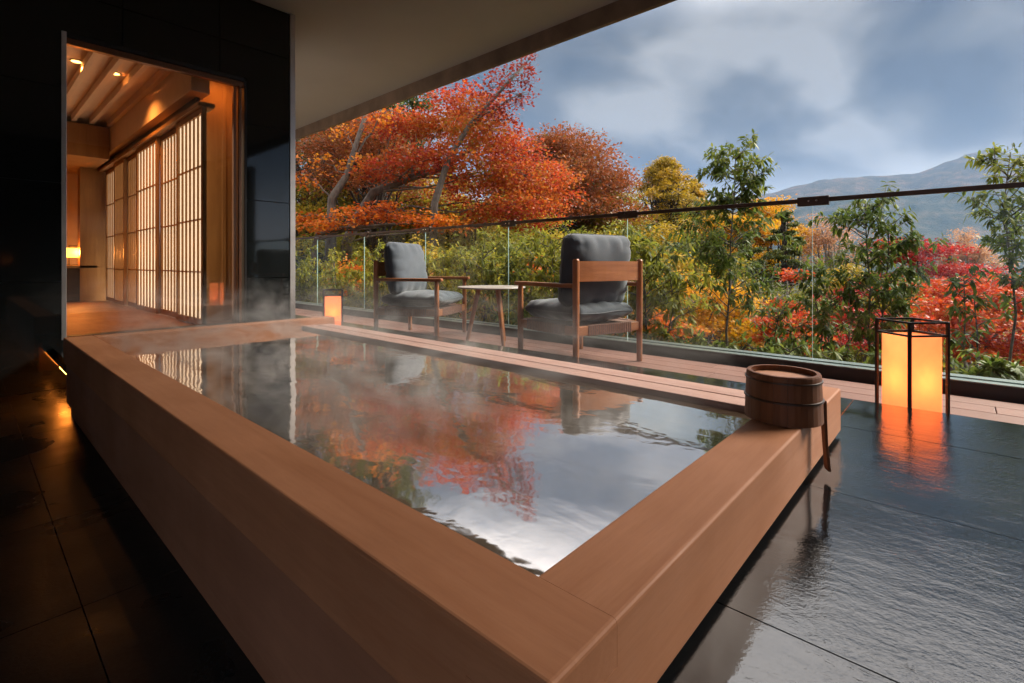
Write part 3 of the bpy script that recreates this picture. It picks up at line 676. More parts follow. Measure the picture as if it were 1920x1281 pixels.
# ------------------------------------------------------------------ lanterns
def lantern(label, loc, rot, w, h, ring, power):
    t_ = thing('paper_lantern', label, 'lantern', loc, rot, 'paper lanterns on the terrace')
    hw = w/2; p = 0.0055 if loc[1] < 2 else 0.0085
    for sx_ in (-1, 1):
        for sy_ in (-1, 1):
            boxpart(t_, 'post', (sx_*hw-p, sx_*hw+p, sy_*hw-p, sy_*hw+p, 0, h), M['black_metal'], 0.001)
    for z in (h-0.004, ring, 0.022):
        q = 0.004
        for s in (-1, 1):
            boxpart(t_, 'crossbar', (-hw+p, hw-p, s*hw-q, s*hw+q, z-q, z+q), M['black_metal'])
            boxpart(t_, 'crossbar', (s*hw-q, s*hw+q, -hw+p, hw-p, z-q, z+q), M['black_metal'])
    b = hw*0.85; top = ring - 0.006
    for k in range(4):
        o = boxpart(t_, 'shade_panel', (-b+0.001, b-0.001, -b-0.0008, -b+0.0008, 0.026, top), M['shade'])
        o.rotation_euler = (0, 0, k*math.pi/2)
    boxpart(t_, 'base_plate', (-hw+0.01, hw-0.01, -hw+0.01, hw-0.01, 0.010, 0.018), M['black_metal'], 0.001)
    part(t_, 'bulb', MB().lathe([(0.004, 0.13), (0.012, 0.14), (0.016, 0.16), (0.012, 0.176), (0.003, 0.182)], 16), M['bulb'], smooth=True)
    lamp('lantern_light', (0, 0, 0.195), power, (1.0, 0.74, 0.48), 0.022, parent=t_)
    return t_
lantern('large glowing lantern in a black frame at the stone edge right of the bucket', (2.768, 0.163, 0), R_(45)+0.02, 0.170, 0.447, 0.388, 0.10)
lantern('small-looking glowing lantern in a black frame by the far tub corner', (2.60, 4.86, 0), math.atan2(4.86, 2.60), 0.182, 0.425, 0.362, 0.10)

# ------------------------------------------------------------------ railing
rail = thing('glass_railing', 'frameless glass railing with dark bronze top rail along the deck', 'railing', (XR, 0, 0))
pit = 1.318; y00 = 0.704
boxpart(rail, 'base_channel', (0.0, 0.16, -3.2, 13, -0.25, 0.062), M['channel'], 0.003)
boxpart(rail, 'flashing', (-0.004, 0.060, -3.2, 13, 0.0625, 0.070), M['flashing'], 0.002)
boxpart(rail, 'flashing', (0.086, 0.165, -3.2, 13, 0.0625, 0.074), M['flashing'], 0.002)
gm = MB().box(-0.006, 0.006, 0.005, pit-0.005, 0.0625, 1.085).mesh('glass_panel'); gm.materials.append(M['rail_glass'])
em_ = MB().box(-0.006, 0.006, 0.0035, 0.0048, 0.064, 1.08).mesh('panel_edge'); em_.materials.append(M['glass_edge'])
jm = MB().box(-0.016, 0.016, -0.088, 0.088, 1.062, 1.120).mesh('rail_joint', 0.003); jm.materials.append(M['bronze'])
bm_ = MB().tube([(0, 0, 0), (-0.006, 0, 0)], 0.006, 12).mesh('bolt'); bm_.materials.append(M['steel'])
for k in range(-2, 9):
    y = y00 + k*pit
    gp = ob('glass_panel', gm, None, rail, (0.072, y, 0)); ob('panel_edge', em_, None, gp)
    j = ob('rail_joint', jm, None, rail, (0.072, y, 0))
    for dy in (-0.022, 0.022): ob('bolt', bm_, None, j, (-0.0155, dy, 1.092))
    boxpart(rail, 'top_rail', (0.060, 0.084, y+0.0885, y+pit-0.0885, 1.083, 1.110), M['bronze'], 0.002)

# ------------------------------------------------------------------ chairs and table
def pillow(w, d, h, nx=34, ny=34, fold=0.0095, seed=1, crown=3.2):
    r2 = np.random.default_rng(seed); ph = r2.uniform(0, 6.28, 6)
    mb = MB(); idx = {}
    def pos(u, v, s):
        k = max(0.0, (1-abs(u)**crown)*(1-abs(v)**crown))**0.42
        rad = 0.045
        x = u*w/2; y = v*d/2
        cu = max(0, abs(u)-0.8)/0.2; cv = max(0, abs(v)-0.8)/0.2
        x -= math.copysign(0.022*cv*cv*cu, u) + math.copysign(0.010*(1-cv)*math.cos(v*1.4)*0 , u); y -= math.copysign(0.022*cu*cu*cv, v)
        z = s*h/2*k
        edge_u = max(0, abs(u)-0.45)/0.55; edge_v = max(0, abs(v)-0.45)/0.55
        z += s*fold*(edge_v**1.5)*(1-edge_v**6)*(math.sin(u*15+ph[0])+0.6*math.sin(u*31+ph[1])+0.5*math.sin(u*7.3+ph[4]))
        z += s*fold*(edge_u**1.5)*(1-edge_u**6)*(math.sin(v*13+ph[2])+0.6*math.sin(v*27+ph[3]))
        z += s*0.004*math.sin(u*4+v*3+ph[5])
        return (x, y, z)
    g = lambda i, n: math.sin((i/n-0.5)*math.pi)
    for s in (1, -1):
        for i in range(nx+1):
            for j in range(ny+1):
                on = i in (0, nx) or j in (0, ny)
                key = (i, j) if on else (i, j, s)
                if key not in idx: idx[key] = len(mb.v); mb.v.append(pos(g(i, nx), g(j, ny), s))
    K = lambda i, j, s: idx[(i, j)] if (i in (0, nx) or j in (0, ny)) else idx[(i, j, s)]
    for s in (1, -1):
        for i in range(nx):
            for j in range(ny):
                q = [K(i, j, s), K(i+1, j, s), K(i+1, j+1, s), K(i, j+1, s)]
                q = list(dict.fromkeys(q))
                if len(q) > 2: mb.f.append(tuple(q if s > 0 else q[::-1]))
    loop = [pos(g(i, nx), -1, 1) for i in range(nx)] + [pos(1, g(j, ny), 1) for j in range(ny)] + [pos(g(i, nx), 1, 1) for i in range(nx, 0, -1)] + [pos(-1, g(j, ny), 1) for j in range(ny, -1, -1)]
    return mb, loop
def chair(label, loc, face, w, d, seed):
    c = thing('lounge_chair', label, 'chair', loc, face - math.pi/2, 'wooden lounge chairs on the deck')
    hw, hd = w/2, d/2; r = 0.0225
    for s in (-1, 1):
        part(c, 'leg', MB().tube([(s*hw, -hd, 0.0), (s*hw, -hd, 0.004), (s*hw, -hd, 0.40), (s*hw, -hd, 0.712), (s*hw, -hd, 0.722)], [r*0.8, r*0.88, r, r, r*0.72], 14), M['teak'], smooth=False)
        part(c, 'leg', MB().tube([(s*hw, hd, 0.0), (s*hw, hd, 0.004), (s*hw, hd, 0.30), (s*hw, hd, 0.535)], [r*0.8, r*0.88, r, r*0.85], 14), M['teak'])
        a = MB().box(s*hw-0.027, s*hw+0.027, -hd+0.012, hd+0.055, 0.532, 0.561)
        part(c, 'armrest', a, M['teak_y'], 0.011, 3)
        part(c, 'side_rail', MB().box(s*hw-0.012, s*hw+0.012, -hd+0.018, hd-0.018, 0.222, 0.283), M['teak_y'], 0.004)
    bb = MB(); n = 10
    vv = []; ff = []
    for i in range(n+1):
        x = -hw+0.016 + (w-0.032)*i/n; bow = -0.020*(1-(2*i/n-1)**2)
        for (dy, z) in ((-0.009, 0.575), (0.009, 0.575), (0.009, 0.708), (-0.009, 0.708)): vv.append((x, -hd+bow+dy, z))
    for i in range(n):
        for q in range(4): ff.append((i*4+q, i*4+(q+1) % 4, (i+1)*4+(q+1) % 4, (i+1)*4+q))
    ff += [(3,2,1,0), tuple(n*4+q for q in range(4))]
    part(c, 'back_board', bb.add(vv, ff), M['teak_x'])
    for yy in (-hd, hd): part(c, 'cross_rail', MB().box(-hw+0.018, hw-0.018, yy-0.012, yy+0.012, 0.222, 0.283), M['teak_x'], 0.004)
    for (ax, s) in (('y', -1), ('y', 1), ('x', -1), ('x', 1)):
        mb = MB(); L = (d if ax == 'y' else w) - 0.19; nn = int(L/0.0185)
        for k in range(nn):
            q = -L/2 + L*(k+0.5)/nn; hh = 0.0062
            if ax == 'y': mb.box(s*hw-0.0165, s*hw+0.0165, q-hh, q+hh, 0.217, 0.2885)
            else: mb.box(q-hh, q+hh, s*hd-0.0165, s*hd+0.0165, 0.217, 0.2885)
        part(c, 'cord_wrapping', mb, M['rope'], 0.003, 1)['kind'] = 'stuff'
    part(c, 'seat_webbing', MB().box(-hw+0.013, hw-0.013, -hd+0.013, hd-0.013, 0.272, 0.280), M['rope'])
    mb, loop = pillow(w-0.035, d+0.005, 0.150, seed=seed)
    sc_ = part(c, 'seat_cushion', mb, M['fabric'], smooth=True, loc=(0, 0.012, 0.362))
    part(sc_, 'piping', MB().tube(loop, 0.004, 5), M['fabric'], smooth=True)
    mb, loop = pillow(w-0.005, 0.49, 0.20, seed=seed+5, crown=4.0)
    bc = part(c, 'back_cushion', mb, M['fabric'], smooth=True, loc=(0, -hd+0.135, 0.648))
    bc.rotation_euler = (R_(90+7), 0, 0)
    part(bc, 'piping', MB().tube(loop, 0.004, 5), M['fabric'], smooth=True)
    return c
def mean2(a): return sum(p[0] for p in a)/len(a)*0.69, sum(p[1] for p in a)/len(a)*0.69
c1 = mean2([(4.675,2.433),(4.88,3.298),(3.86,2.70),(4.07,3.568)])
c2 = mean2([(4.563,6.226),(4.945,5.43),(3.715,5.773),(4.095,4.975)])
chair('grey cushioned wooden lounge chair on the right, turned away with its back showing', (c1[0], c1[1], 0), R_(76.5), 0.60, 0.615, 3)
chair('grey cushioned wooden lounge chair on the left, turned sideways beyond the round table', (c2[0], c2[1], 0), R_(-64.5), 0.65, 0.61, 11)
tcx, tcy = 3.045, 2.985
tab = thing('side_table', 'round pale side table on three splayed wooden legs between the lounge chairs', 'side table', (tcx, tcy, 0))
part(tab, 'table_top', MB().lathe([(0.20, 0.478), (0.286, 0.484), (0.292, 0.491), (0.288, 0.496), (0.01, 0.4965)], 64), M['table'], smooth=False)
for q in (-128, -8+0, 112):
    a = HEAD + R_(180) + R_(q) + R_(38)
    part(tab, 'leg', MB().tube([(0.215*math.cos(a), 0.215*math.sin(a), 0.0), (0.213*math.cos(a), 0.213*math.sin(a), 0.006), (0.11*math.cos(a), 0.11*math.sin(a), 0.479)], [0.013, 0.0155, 0.021], 14), M['teak'])

# ------------------------------------------------------------------ foliage
def leaf_mesh(name, P, Dv, Nv, L, wr, kind):
    n = len(P)
    Dv = Dv/np.maximum(np.linalg.norm(Dv, axis=1, keepdims=True), 1e-6)
    S = np.cross(Dv, Nv); S /= np.maximum(np.linalg.norm(S, axis=1, keepdims=True), 1e-6)
    Nn = np.cross(S, Dv); L = L[:, None]
    if kind == 'diamond':
        V = np.stack([P, P+Dv*L*0.48+S*L*wr+Nn*L*0.06, P+Dv*L, P+Dv*L*0.48-S*L*wr+Nn*L*0.06], 1); per = 4
        loops = np.array([0,1,2,3]); tot = np.array([4])
    else:
        down = np.array([0, 0, -1.0])
        V = np.stack([P, P+Dv*L*0.34+S*L*wr, P+Dv*L*0.34-S*L*wr, P+Dv*L*0.70+S*L*wr*0.8+down*L*0.07, P+Dv*L*0.70-S*L*wr*0.8+down*L*0.07, P+Dv*L+down*L*0.20], 1); per = 6
        loops = np.array([0,2,1, 1,2,4,3, 3,4,5]); tot = np.array([3,4,3])
    me = bpy.data.meshes.new(name); V = V.reshape(-1, 3)
    lp = (np.arange(n)[:, None]*per + loops[None, :]).reshape(-1)
    tt = np.tile(tot, n); st = np.concatenate([[0], np.cumsum(tt)[:-1]])
    me.vertices.add(len(V)); me.vertices.foreach_set('co', V.astype(np.float32).ravel())
    me.loops.add(len(lp)); me.loops.foreach_set('vertex_index', lp.astype(np.int32))
    me.polygons.add(len(tt)); me.polygons.foreach_set('loop_start', st.astype(np.int32)); me.polygons.foreach_set('loop_total', tt.astype(np.int32))
    me.update(calc_edges=True); me.validate(); return me
def unit(n):
    v = rng.normal(size=(n, 3)); return v/np.linalg.norm(v, axis=1, keepdims=True)
def bez(a, b, sag, n=6, wob=0.0):
    a, b = Vector(a), Vector(b); out = []
    m = (a+b)/2 + Vector((0, 0, sag))
    for i in range(n+1):
        t_ = i/n; p = a*(1-t_)**2 + m*2*t_*(1-t_) + b*t_*t_
        if 0 < i < n and wob: p += Vector(rng.normal(size=3)*wob)
        out.append(p)
    return out
NT = [0]
def tree(name, label, trunk, r0, clumps, lm, bark, lsize, flat=0.4, group=None, spread=0.16, twigs=7, rise=0.25, wr=0.34, limb_at=(0.35, 0.95), cat='tree', limbs=True, updir=0.0, limb_r=0.32):
    trunk = [Vector(p) for p in trunk]; base = trunk[0].copy()
    root = thing(name, label, cat, base, 0, group)
    wmb = MB(); n = len(trunk)
    wmb.tube([p-base for p in trunk], [r0*(1-0.72*i/(n-1)) for i in range(n)], 9)
    PP = []
    for (c, r, k) in clumps:
        c = Vector(c)
        if limbs:
            t_ = rng.uniform(*limb_at); fi = t_*(n-1); i0 = min(int(fi), n-2); s = trunk[i0].lerp(trunk[i0+1], fi-i0)
            if s.z > c.z and not updir: 
                cand = [q for q in trunk if q.z < c.z - 0.1*r]; s = cand[-1] if cand else trunk[min(1, n-1)]
            L = (c-s).length; rr = min(r0*limb_r, 0.02*L+0.006)
            wmb.tube([p-base for p in bez(s, c, rise*L*0.25, 6, 0.02*L)], [rr*(1-0.75*i/6) for i in range(7)], 5, False)
        nk = max(3, int(k/14)); dirs = unit(nk)*np.array([1, 1, flat]); rad = r*rng.uniform(0.15, 1.0, nk)**0.6
        te = np.array(c)[None]+dirs*rad[:, None]
        if limbs:
            for q in te[:twigs]:
                wmb.tube([p-base for p in bez(c, q, 0.03*r, 3, 0.03*r)], [rr*0.28, rr*0.22, rr*0.16, rr*0.08], 3, False)
        w = rng.integers(0, nk, k)
        PP.append(te[w] + rng.normal(size=(k, 3))*np.array([1, 1, max(flat, 0.35)])*r*spread)
    ob('trunk', wmb.mesh('trunk', smooth=True), BK[bark], root)
    P = np.concatenate(PP)-np.array(base); m = len(P)
    Dv = unit(m)*np.array([1, 1, 0.55]) + np.array([0, 0, updir if updir else -0.15]); Nv = unit(m)*0.7 + np.array([0, 0, 0.8])
    L = lsize*rng.uniform(0.6, 1.25, m)
    cr = ob('crown', leaf_mesh('crown', P, Dv, Nv, L, wr, 'diamond'), LM[lm], root); cr['kind'] = 'stuff'
    return root
def dome(c, rx, rz, n, cr, k, lo=-0.3):
    out = []
    for i in range(n):
        d = unit(1)[0]
        if d[2] < lo: d[2] = abs(d[2])
        q = rng.uniform(0.45, 1.0)
        out.append(((c[0]+d[0]*rx*q, c[1]+d[1]*rx*q, c[2]+d[2]*rz*q), cr*rng.uniform(0.7, 1.25), int(k*rng.uniform(0.7, 1.3))))
    return out
def cone(base, h, r, n, k, crr=0.13, lo=0.40):
    out = []
    for i in range(n):
        t_ = lo+(1-lo)*rng.uniform(0, 1)**1.15; a = rng.uniform(0, 6.283); rr = r*(1-t_)**0.85*rng.uniform(0.35, 1.0)
        out.append(((base[0]+rr*math.cos(a), base[1]+rr*math.sin(a), base[2]+h*t_), max(0.05*r, r*crr*(1.25-t_)), int(k*(1.25-t_*0.6))))
    return out
def gpt(px, D):
    p = P3(px, 495, D); return Vector((p.x, p.y, gz(p.x, p.y)))
def vtrunk(px, D, top, lean=(0, 0), n=5):
    b = gpt(px, D); t_ = P3(px+lean[0], top, D); out = []
    for i in range(n+1):
        q = b.lerp(t_, i/n); 
        if 0 < i: q += Vector((rng.normal()*0.012, rng.normal()*0.012, 0))*(t_-b).length*0.5
        out.append(q)
    return out

# big red-orange maple on the left
D = 12.5
mc = []
for (px, py, r, k, dd) in [(880,190,1.0,1900,0),(835,232,1.0,1900,0.8),(905,245,1.0,2000,-0.5),(950,285,1.05,2000,0.5),(985,330,1.0,1900,0),(1020,372,0.95,1700,0.8),(785,240,0.9,1500,0.6),
        (735,232,0.8,900,0.3),(845,295,1.0,1700,-0.7),(915,330,1.05,1900,0.3),(960,385,1.0,1700,-0.4),(770,300,0.9,1300,0),(710,318,0.8,800,-0.5),(860,355,0.9,1100,1.0),(1035,330,0.8,1300,1.2),
        (900,400,0.9,1000,0.5),(1000,415,0.8,1000,0.2)]:
    mc.append((P3(px, py, D+dd), r*1.04, int(k*1.1)))
tr = [gpt(640, D), P3(650, 455, D), P3(672, 405, D), P3(700, 360, D), P3(760, 338, D+0.2), P3(830, 315, D+0.2), P3(900, 270, D+0.1)]
tree('maple_tree', 'big red and orange maple leaning right over the far lounge chair', tr, 0.165, mc, 'red', 'pale', 0.085, 0.42, None, 0.16, 10, 0.2, 0.36, (0.45, 0.98), limb_r=0.2)
mc = [(P3(px, py, 11.3+dd), r, k) for (px, py, r, k, dd) in [(690,402,0.65,420,0),(740,408,0.65,480,0.3),(800,415,0.65,480,0.1),(850,424,0.6,420,0.3),(640,412,0.6,360,-0.2),(600,425,0.6,330,0),(575,405,0.5,220,0.4),(720,385,0.4,160,0)]]
tree('maple_tree', 'low orange maple spray just above the railing left of the near chair', [gpt(585, 11.3), P3(588, 470, 11.3), P3(596, 440, 11.3), P3(640, 428, 11.3), P3(740, 420, 11.3)], 0.09, mc, 'orange', 'pale', 0.09, 0.30, None, 0.2, 7, 0.1)
# pale forked trunk at the very left, few leaves
D = 11.8
mc = [(P3(px, py, D+dd), r, k) for (px, py, r, k, dd) in [(690,230,0.7,160,0),(650,250,0.6,110,0.5),(600,300,0.6,90,0),(575,330,0.6,90,0.2),(720,210,0.7,190,0.2),(668,300,0.5,120,0)]]
tree('forked_tree', 'pale forked trunk with few leaves beside the dark wall end', [gpt(618, D), P3(620, 440, D), P3(622, 400, D), P3(622, 372, D), P3(650, 330, D), P3(668, 270, D), P3(690, 200, D)], 0.15, mc, 'orange', 'pale', 0.09, 0.5, None, 0.2, 10, 0.3, limb_at=(0.5, 0.9))
# thin dark red sprays against the sky
D = 11.5
mc = [(P3(px, py, D+dd), r, k) for (px, py, r, k, dd) in [(925,165,0.5,190,0),(960,140,0.5,190,0.2),(985,118,0.38,120,0),(945,195,0.5,180,0.2),(975,178,0.42,130,-0.2),(915,210,0.5,200,0),(990,150,0.3,70,0),(950,225,0.4,100,0.2)]]
tree('cherry_tree', 'thin branches with sparse dark red leaves against the sky by the ceiling edge', [gpt(800, D), P3(815, 380, D), P3(840, 300, D), P3(880, 235, D), P3(930, 180, D), P3(985, 120, D)], 0.10, mc, 'darkred', 'grey', 0.085, 0.6, None, 0.22, 12, 0.15, limb_at=(0.6, 0.95))
# cedars far left
ced = [(585, 19, 'darkest cedar trunk right beside the dark wall end', 0.30), (662, 22, 'cedar trunk seen between the pale forked maple trunks', 0.30), (705, 18, 'pair-stemmed dark cedar trunk behind the orange maple spray', 0.27), (725, 21, 'slimmer dark cedar behind the red maple limb', 0.24), (775, 25, 'distant thin cedar under the red maple crown', 0.22), (620, 27, 'cedar farthest back on the left edge of the wood', 0.26), (548, 23, 'cedar half hidden behind the wall end', 0.3)]
for (px, D, lab, r) in ced:
    b = gpt(px, D); top = b + Vector((0, 0, 15)); mc = []
    for i in range(34):
        z = rng.uniform(0.22, 1.0)*15; a = rng.uniform(0, 6.283); rr = rng.uniform(0.6, 2.3)*(1.1-z/17)
        mc.append(((b.x+rr*math.cos(a), b.y+rr*math.sin(a), b.z+z), 0.75*rng.uniform(0.7, 1.3), 190))
    tree('cedar_tree', lab, [b.lerp(top, i/6) for i in range(7)], r, mc, 'conifer', 'dark', 0.24, 0.38, 'cedars on the left', 0.22, 5, -0.2, 0.16, (0.2, 0.9))
def mid_trees():
    L_ = [
     # name, label, px, D, top, rx, kind, lm, bark, lsize, flat, nclump, k, group
     ('rust_tree', 'dark rust-green tree behind the right end of the red maple', 1035, 21, 250, 2.9, 'dome', 'rust', 'dark', 0.17, 0.5, 44, 620),
     ('rust_tree', 'lower rust-brown tree sloping down to the open sky', 1098, 22, 312, 2.5, 'dome', 'rust', 'dark', 0.17, 0.5, 34, 560),
     ('yellow_tree', 'olive-yellow tree behind the red maple limb', 800, 17, 330, 2.0, 'dome', 'goldgreen', 'dark', 0.15, 0.45, 22, 520),
     ('yellow_tree', 'yellow-green tree under the red maple crown', 900, 16, 365, 1.9, 'dome', 'goldgreen', 'dark', 0.14, 0.4, 22, 560),
     ('yellow_tree', 'olive tree behind the table, above the railing', 985, 15, 395, 1.6, 'dome', 'goldgreen', 'grey', 0.13, 0.4, 18, 520),
     ('green_tree', 'yellow-green tree behind the forked trunk on the left', 575, 15.5, 330, 1.7, 'dome', 'goldgreen', 'dark', 0.14, 0.45, 18, 420),
     ('green_tree', 'green tree between the cedars on the left', 680, 16, 370, 1.7, 'dome', 'olive', 'dark', 0.14, 0.45, 18, 460),
     ('rust_tree', 'low rust-olive tree where the wood meets the open sky', 1150, 21, 372, 1.7, 'dome', 'goldgreen', 'dark', 0.16, 0.5, 20, 480),
     ('rust_tree', 'rust and olive tree high under the ceiling edge left of the maple', 700, 15, 205, 1.9, 'dome', 'rust', 'dark', 0.14, 0.5, 26, 300),
     ('rust_tree', 'dark rust tree just right of the wall end', 600, 16.5, 250, 1.8, 'dome', 'rust', 'dark', 0.15, 0.5, 22, 240),
     ('dark_cypress', 'dark conifer filling the gap behind the maple limbs', 840, 20, 300, 4.2, 'cone', 'conifer', 'dark', 0.2, 0.45, 90, 200),
     ('dark_cypress', 'dark conifer behind the right half of the maple', 950, 21, 300, 4.2, 'cone', 'conifer', 'dark', 0.2, 0.45, 90, 200),
     ('lime_tree', 'lime-yellow tree top behind the near chair back', 1150, 9.5, 452, 1.1, 'dome', 'goldgreen', 'grey', 0.10, 0.45, 18, 360),
     ('lime_tree', 'lime-yellow tree top behind the rail joint above the near chair', 1215, 10.5, 425, 1.2, 'dome', 'cyp', 'grey', 0.11, 0.45, 18, 340),
     ('lime_tree', 'lime-yellow tree top right of the side table', 1040, 9, 465, 1.0, 'dome', 'cyp', 'grey', 0.10, 0.45, 16, 340),
     ('lime_tree', 'yellow-green tree top behind the far chair cushion', 760, 10, 462, 1.1, 'dome', 'goldgreen', 'grey', 0.10, 0.45, 16, 320),
     ('lime_tree', 'yellow-olive tree top low behind the young tree trunk', 1330, 11, 470, 1.2, 'dome', 'goldgreen', 'grey', 0.11, 0.45, 18, 340),
     ('lime_tree', 'lime-green tree top between the red maples', 1640, 11, 500, 1.0, 'dome', 'goldgreen', 'grey', 0.10, 0.45, 16, 300),
     ('larch_tree', 'small orange larch left of the golden cypress', 1160, 27, 366, 2.8, 'cone', 'gold', 'dark', 0.19, 0.4, 40, 150),
     ('larch_tree', 'short orange larch under the rust tree edge', 1195, 30, 380, 2.6, 'cone', 'orange', 'dark', 0.2, 0.4, 34, 150),
     ('cypress_tree', 'golden green cypress rising behind the young tree by the railing', 1246, 26, 302, 9.5, 'spire', 'cyp', 'dark', 0.19, 0.5, 210, 120),
     ('cypress_tree', 'broad golden cypress left of the young tree by the railing', 1298, 27, 340, 5.2, 'spire', 'cyp', 'dark', 0.19, 0.5, 130, 110),
     ('golden_tree', 'bright golden tree directly under the rail joint', 1440, 24, 368, 2.0, 'dome', 'gold', 'dark', 0.18, 0.45, 30, 420),
     ('golden_tree', 'golden orange tree behind the young tree trunk', 1395, 21, 388, 1.6, 'dome', 'gold', 'dark', 0.16, 0.45, 22, 400),
     ('dark_cypress', 'dark green cypress with drooping sprays right of the golden trees', 1470, 19, 398, 3.4, 'cone', 'conifer', 'dark', 0.16, 0.4, 70, 230),
     ('dark_cypress', 'dark green cypress mass behind the yellow maple', 1400, 15, 436, 2.8, 'cone', 'conifer', 'dark', 0.14, 0.4, 60, 260),
     ('dark_cypress', 'dark olive bush-like cypress left of the young tree', 1245, 14, 432, 1.8, 'dome', 'conifer', 'dark', 0.13, 0.4, 24, 420),
     ('pink_tree', 'pale pink-brown leafless-looking tree right of the golden trees', 1560, 22, 408, 1.5, 'dome', 'pink', 'twig', 0.12, 0.6, 22, 170),
     ('pink_tree', 'pinkish tree right of the crimson maple crown, before the mountain', 1815, 26, 440, 1.4, 'dome', 'pink', 'twig', 0.15, 0.6, 18, 220),
     ('yellow_tree', 'small yellow tree between crimson maple and pinkish tree', 1782, 22, 452, 0.9, 'cone', 'goldgreen', 'dark', 0.13, 0.45, 26, 120),
     ('yellow_tree', 'narrow yellow-green tip behind the crimson maple', 1707, 20, 428, 0.8, 'cone', 'goldgreen', 'dark', 0.13, 0.45, 26, 110),
     ('olive_tree', 'olive undergrowth tree behind the middle young tree', 1600, 13, 520, 1.5, 'dome', 'olive', 'grey', 0.11, 0.45, 18, 360),
     ('olive_tree', 'yellow-green undergrowth tree below the crimson maple', 1740, 13, 505, 1.4, 'dome', 'goldgreen', 'grey', 0.11, 0.45, 18, 360),
     ('olive_tree', 'dark olive undergrowth tree behind the small red maple', 1500, 12, 545, 1.3, 'dome', 'olive', 'grey', 0.10, 0.45, 16, 340),
     ('olive_tree', 'olive undergrowth tree behind the near chair', 1120, 11, 425, 1.5, 'dome', 'olive', 'grey', 0.10, 0.45, 20, 420),
     ('olive_tree', 'olive undergrowth tree behind the side table', 960, 11, 440, 1.3, 'dome', 'olive', 'grey', 0.10, 0.45, 18, 400),
     ('olive_tree', 'olive undergrowth tree behind the far chair', 830, 12, 445, 1.4, 'dome', 'olive', 'grey', 0.10, 0.45, 18, 400),
     ('olive_tree', 'olive undergrowth tree at the far left end of the railing', 640, 13, 450, 1.5, 'dome', 'olive', 'grey', 0.10, 0.45, 18, 380),
     ('olive_tree', 'olive tree beyond the right end of the terrace', 2120, 8.5, 462, 1.8, 'dome', 'olive', 'grey', 0.14, 0.45, 18, 260),
     ('yellow_tree', 'yellow-green tree beyond the right end of the terrace', 2360, 7.5, 440, 1.8, 'dome', 'goldgreen', 'grey', 0.14, 0.45, 18, 260),
     ('red_tree', 'red-orange tree farthest beyond the right end of the terrace', 2700, 6.0, 430, 1.7, 'dome', 'orange', 'grey', 0.14, 0.45, 18, 260),
    ]
    for (nm, lab, px, D, top, rx, kind, lm, bark, ls, fl, nc, k) in L_:
        b = gpt(px, D); tz = P3(px, top, D).z; h = tz-b.z
        if kind == 'dome':
            rz = min(h*0.48, rx*1.25); cl = dome((b.x, b.y, tz-rz*0.92), rx, rz, nc, rx*0.42, k)
            trk = vtrunk(px, D, top+ (rz*0.8)/D*FPX)
        else:
            cl = cone(b, h, rx, nc, k) if kind == 'cone' else cone(b, h, rx, nc, k, 0.11, 0.66); trk = vtrunk(px, D, top+4)
        cl = [(c_, r_, int(k_*1.5)) for (c_, r_, k_) in cl]
        tree(nm, lab, trk, 0.05+0.02*h, cl, lm, bark, ls*0.74, fl, None, 0.24, 4, 0.2 if kind == 'dome' else -0.15, 0.3 if kind == 'dome' else 0.2, (0.4, 0.95))
mid_trees()
# coloured maples of the middle ground: layered sprays
def layered(name, label, px, D, layers, lm, ls, bark='grey', flat=0.2, r0=0.07):
    cl = [(P3(x, y, D+rng.uniform(-0.6, 0.6)), r*1.08, int(k*1.7)) for (x, y, r, k) in layers]
    top = min(layers, key=lambda q: q[1])
    tree(name, label, vtrunk(px, D, top[1]+12, (0, 0)), r0, cl, lm, bark, ls, flat, None, 0.2, 8, 0.2, 0.36, (0.35, 0.9))
layered('crimson_maple', 'deep crimson maple in flat layers below the mountain', 1720, 14, [(1700,462,0.75,900),(1745,470,0.75,900),(1690,485,0.6,600),(1770,505,0.8,900),(1815,510,0.8,900),(1840,522,0.5,400),(1760,535,0.8,700),(1700,545,0.7,400),(1660,520,0.5,260),(1800,545,0.8,700),(1850,545,0.5,350)], 'crimson', 0.085)
layered('scarlet_maple', 'bright red-orange maple filling the right edge behind the lantern', 1850, 8, [(1790,540,0.55,700),(1840,555,0.6,800),(1880,535,0.5,560),(1770,575,0.5,560),(1820,600,0.6,800),(1870,605,0.6,800),(1910,580,0.5,600),(1760,620,0.45,420),(1830,650,0.6,700),(1890,655,0.6,700),(1790,660,0.45,400),(1935,640,0.5,500),(1720,600,0.35,200)], 'scarlet', 0.066, 'grey', 0.26)
layered('yellow_maple', 'spreading yellow-orange maple behind the near chair and young tree', 1300, 8.6, [(1240,530,0.6,900),(1300,545,0.7,1100),(1350,560,0.65,1000),(1390,580,0.5,700),(1220,570,0.6,800),(1280,590,0.7,900),(1340,610,0.7,900),(1400,620,0.5,600),(1230,625,0.55,600),(1430,640,0.4,300),(1195,545,0.4,400)], 'gold', 0.06, 'grey', 0.3)
layered('small_red_maple', 'small bright red maple low behind the glass left of the rail joint line', 1475, 7.6, [(1470,575,0.26,300),(1455,605,0.32,380),(1490,615,0.34,400),(1510,590,0.24,200),(1465,640,0.34,360),(1500,650,0.36,360),(1485,515,0.22,200),(1440,632,0.24,200),(1520,640,0.3,260)], 'scarlet', 0.058, 'grey', 0.35, 0.035)
layered('small_red_maple', 'wispy pinkish red maple seen between the middle young tree stems', 1590, 9, [(1570,560,0.4,260),(1610,545,0.4,260),(1560,600,0.45,300),(1620,590,0.4,260),(1585,640,0.45,300),(1640,620,0.4,200),(1545,640,0.35,220)], 'crimson', 0.06, 'grey', 0.35, 0.035)
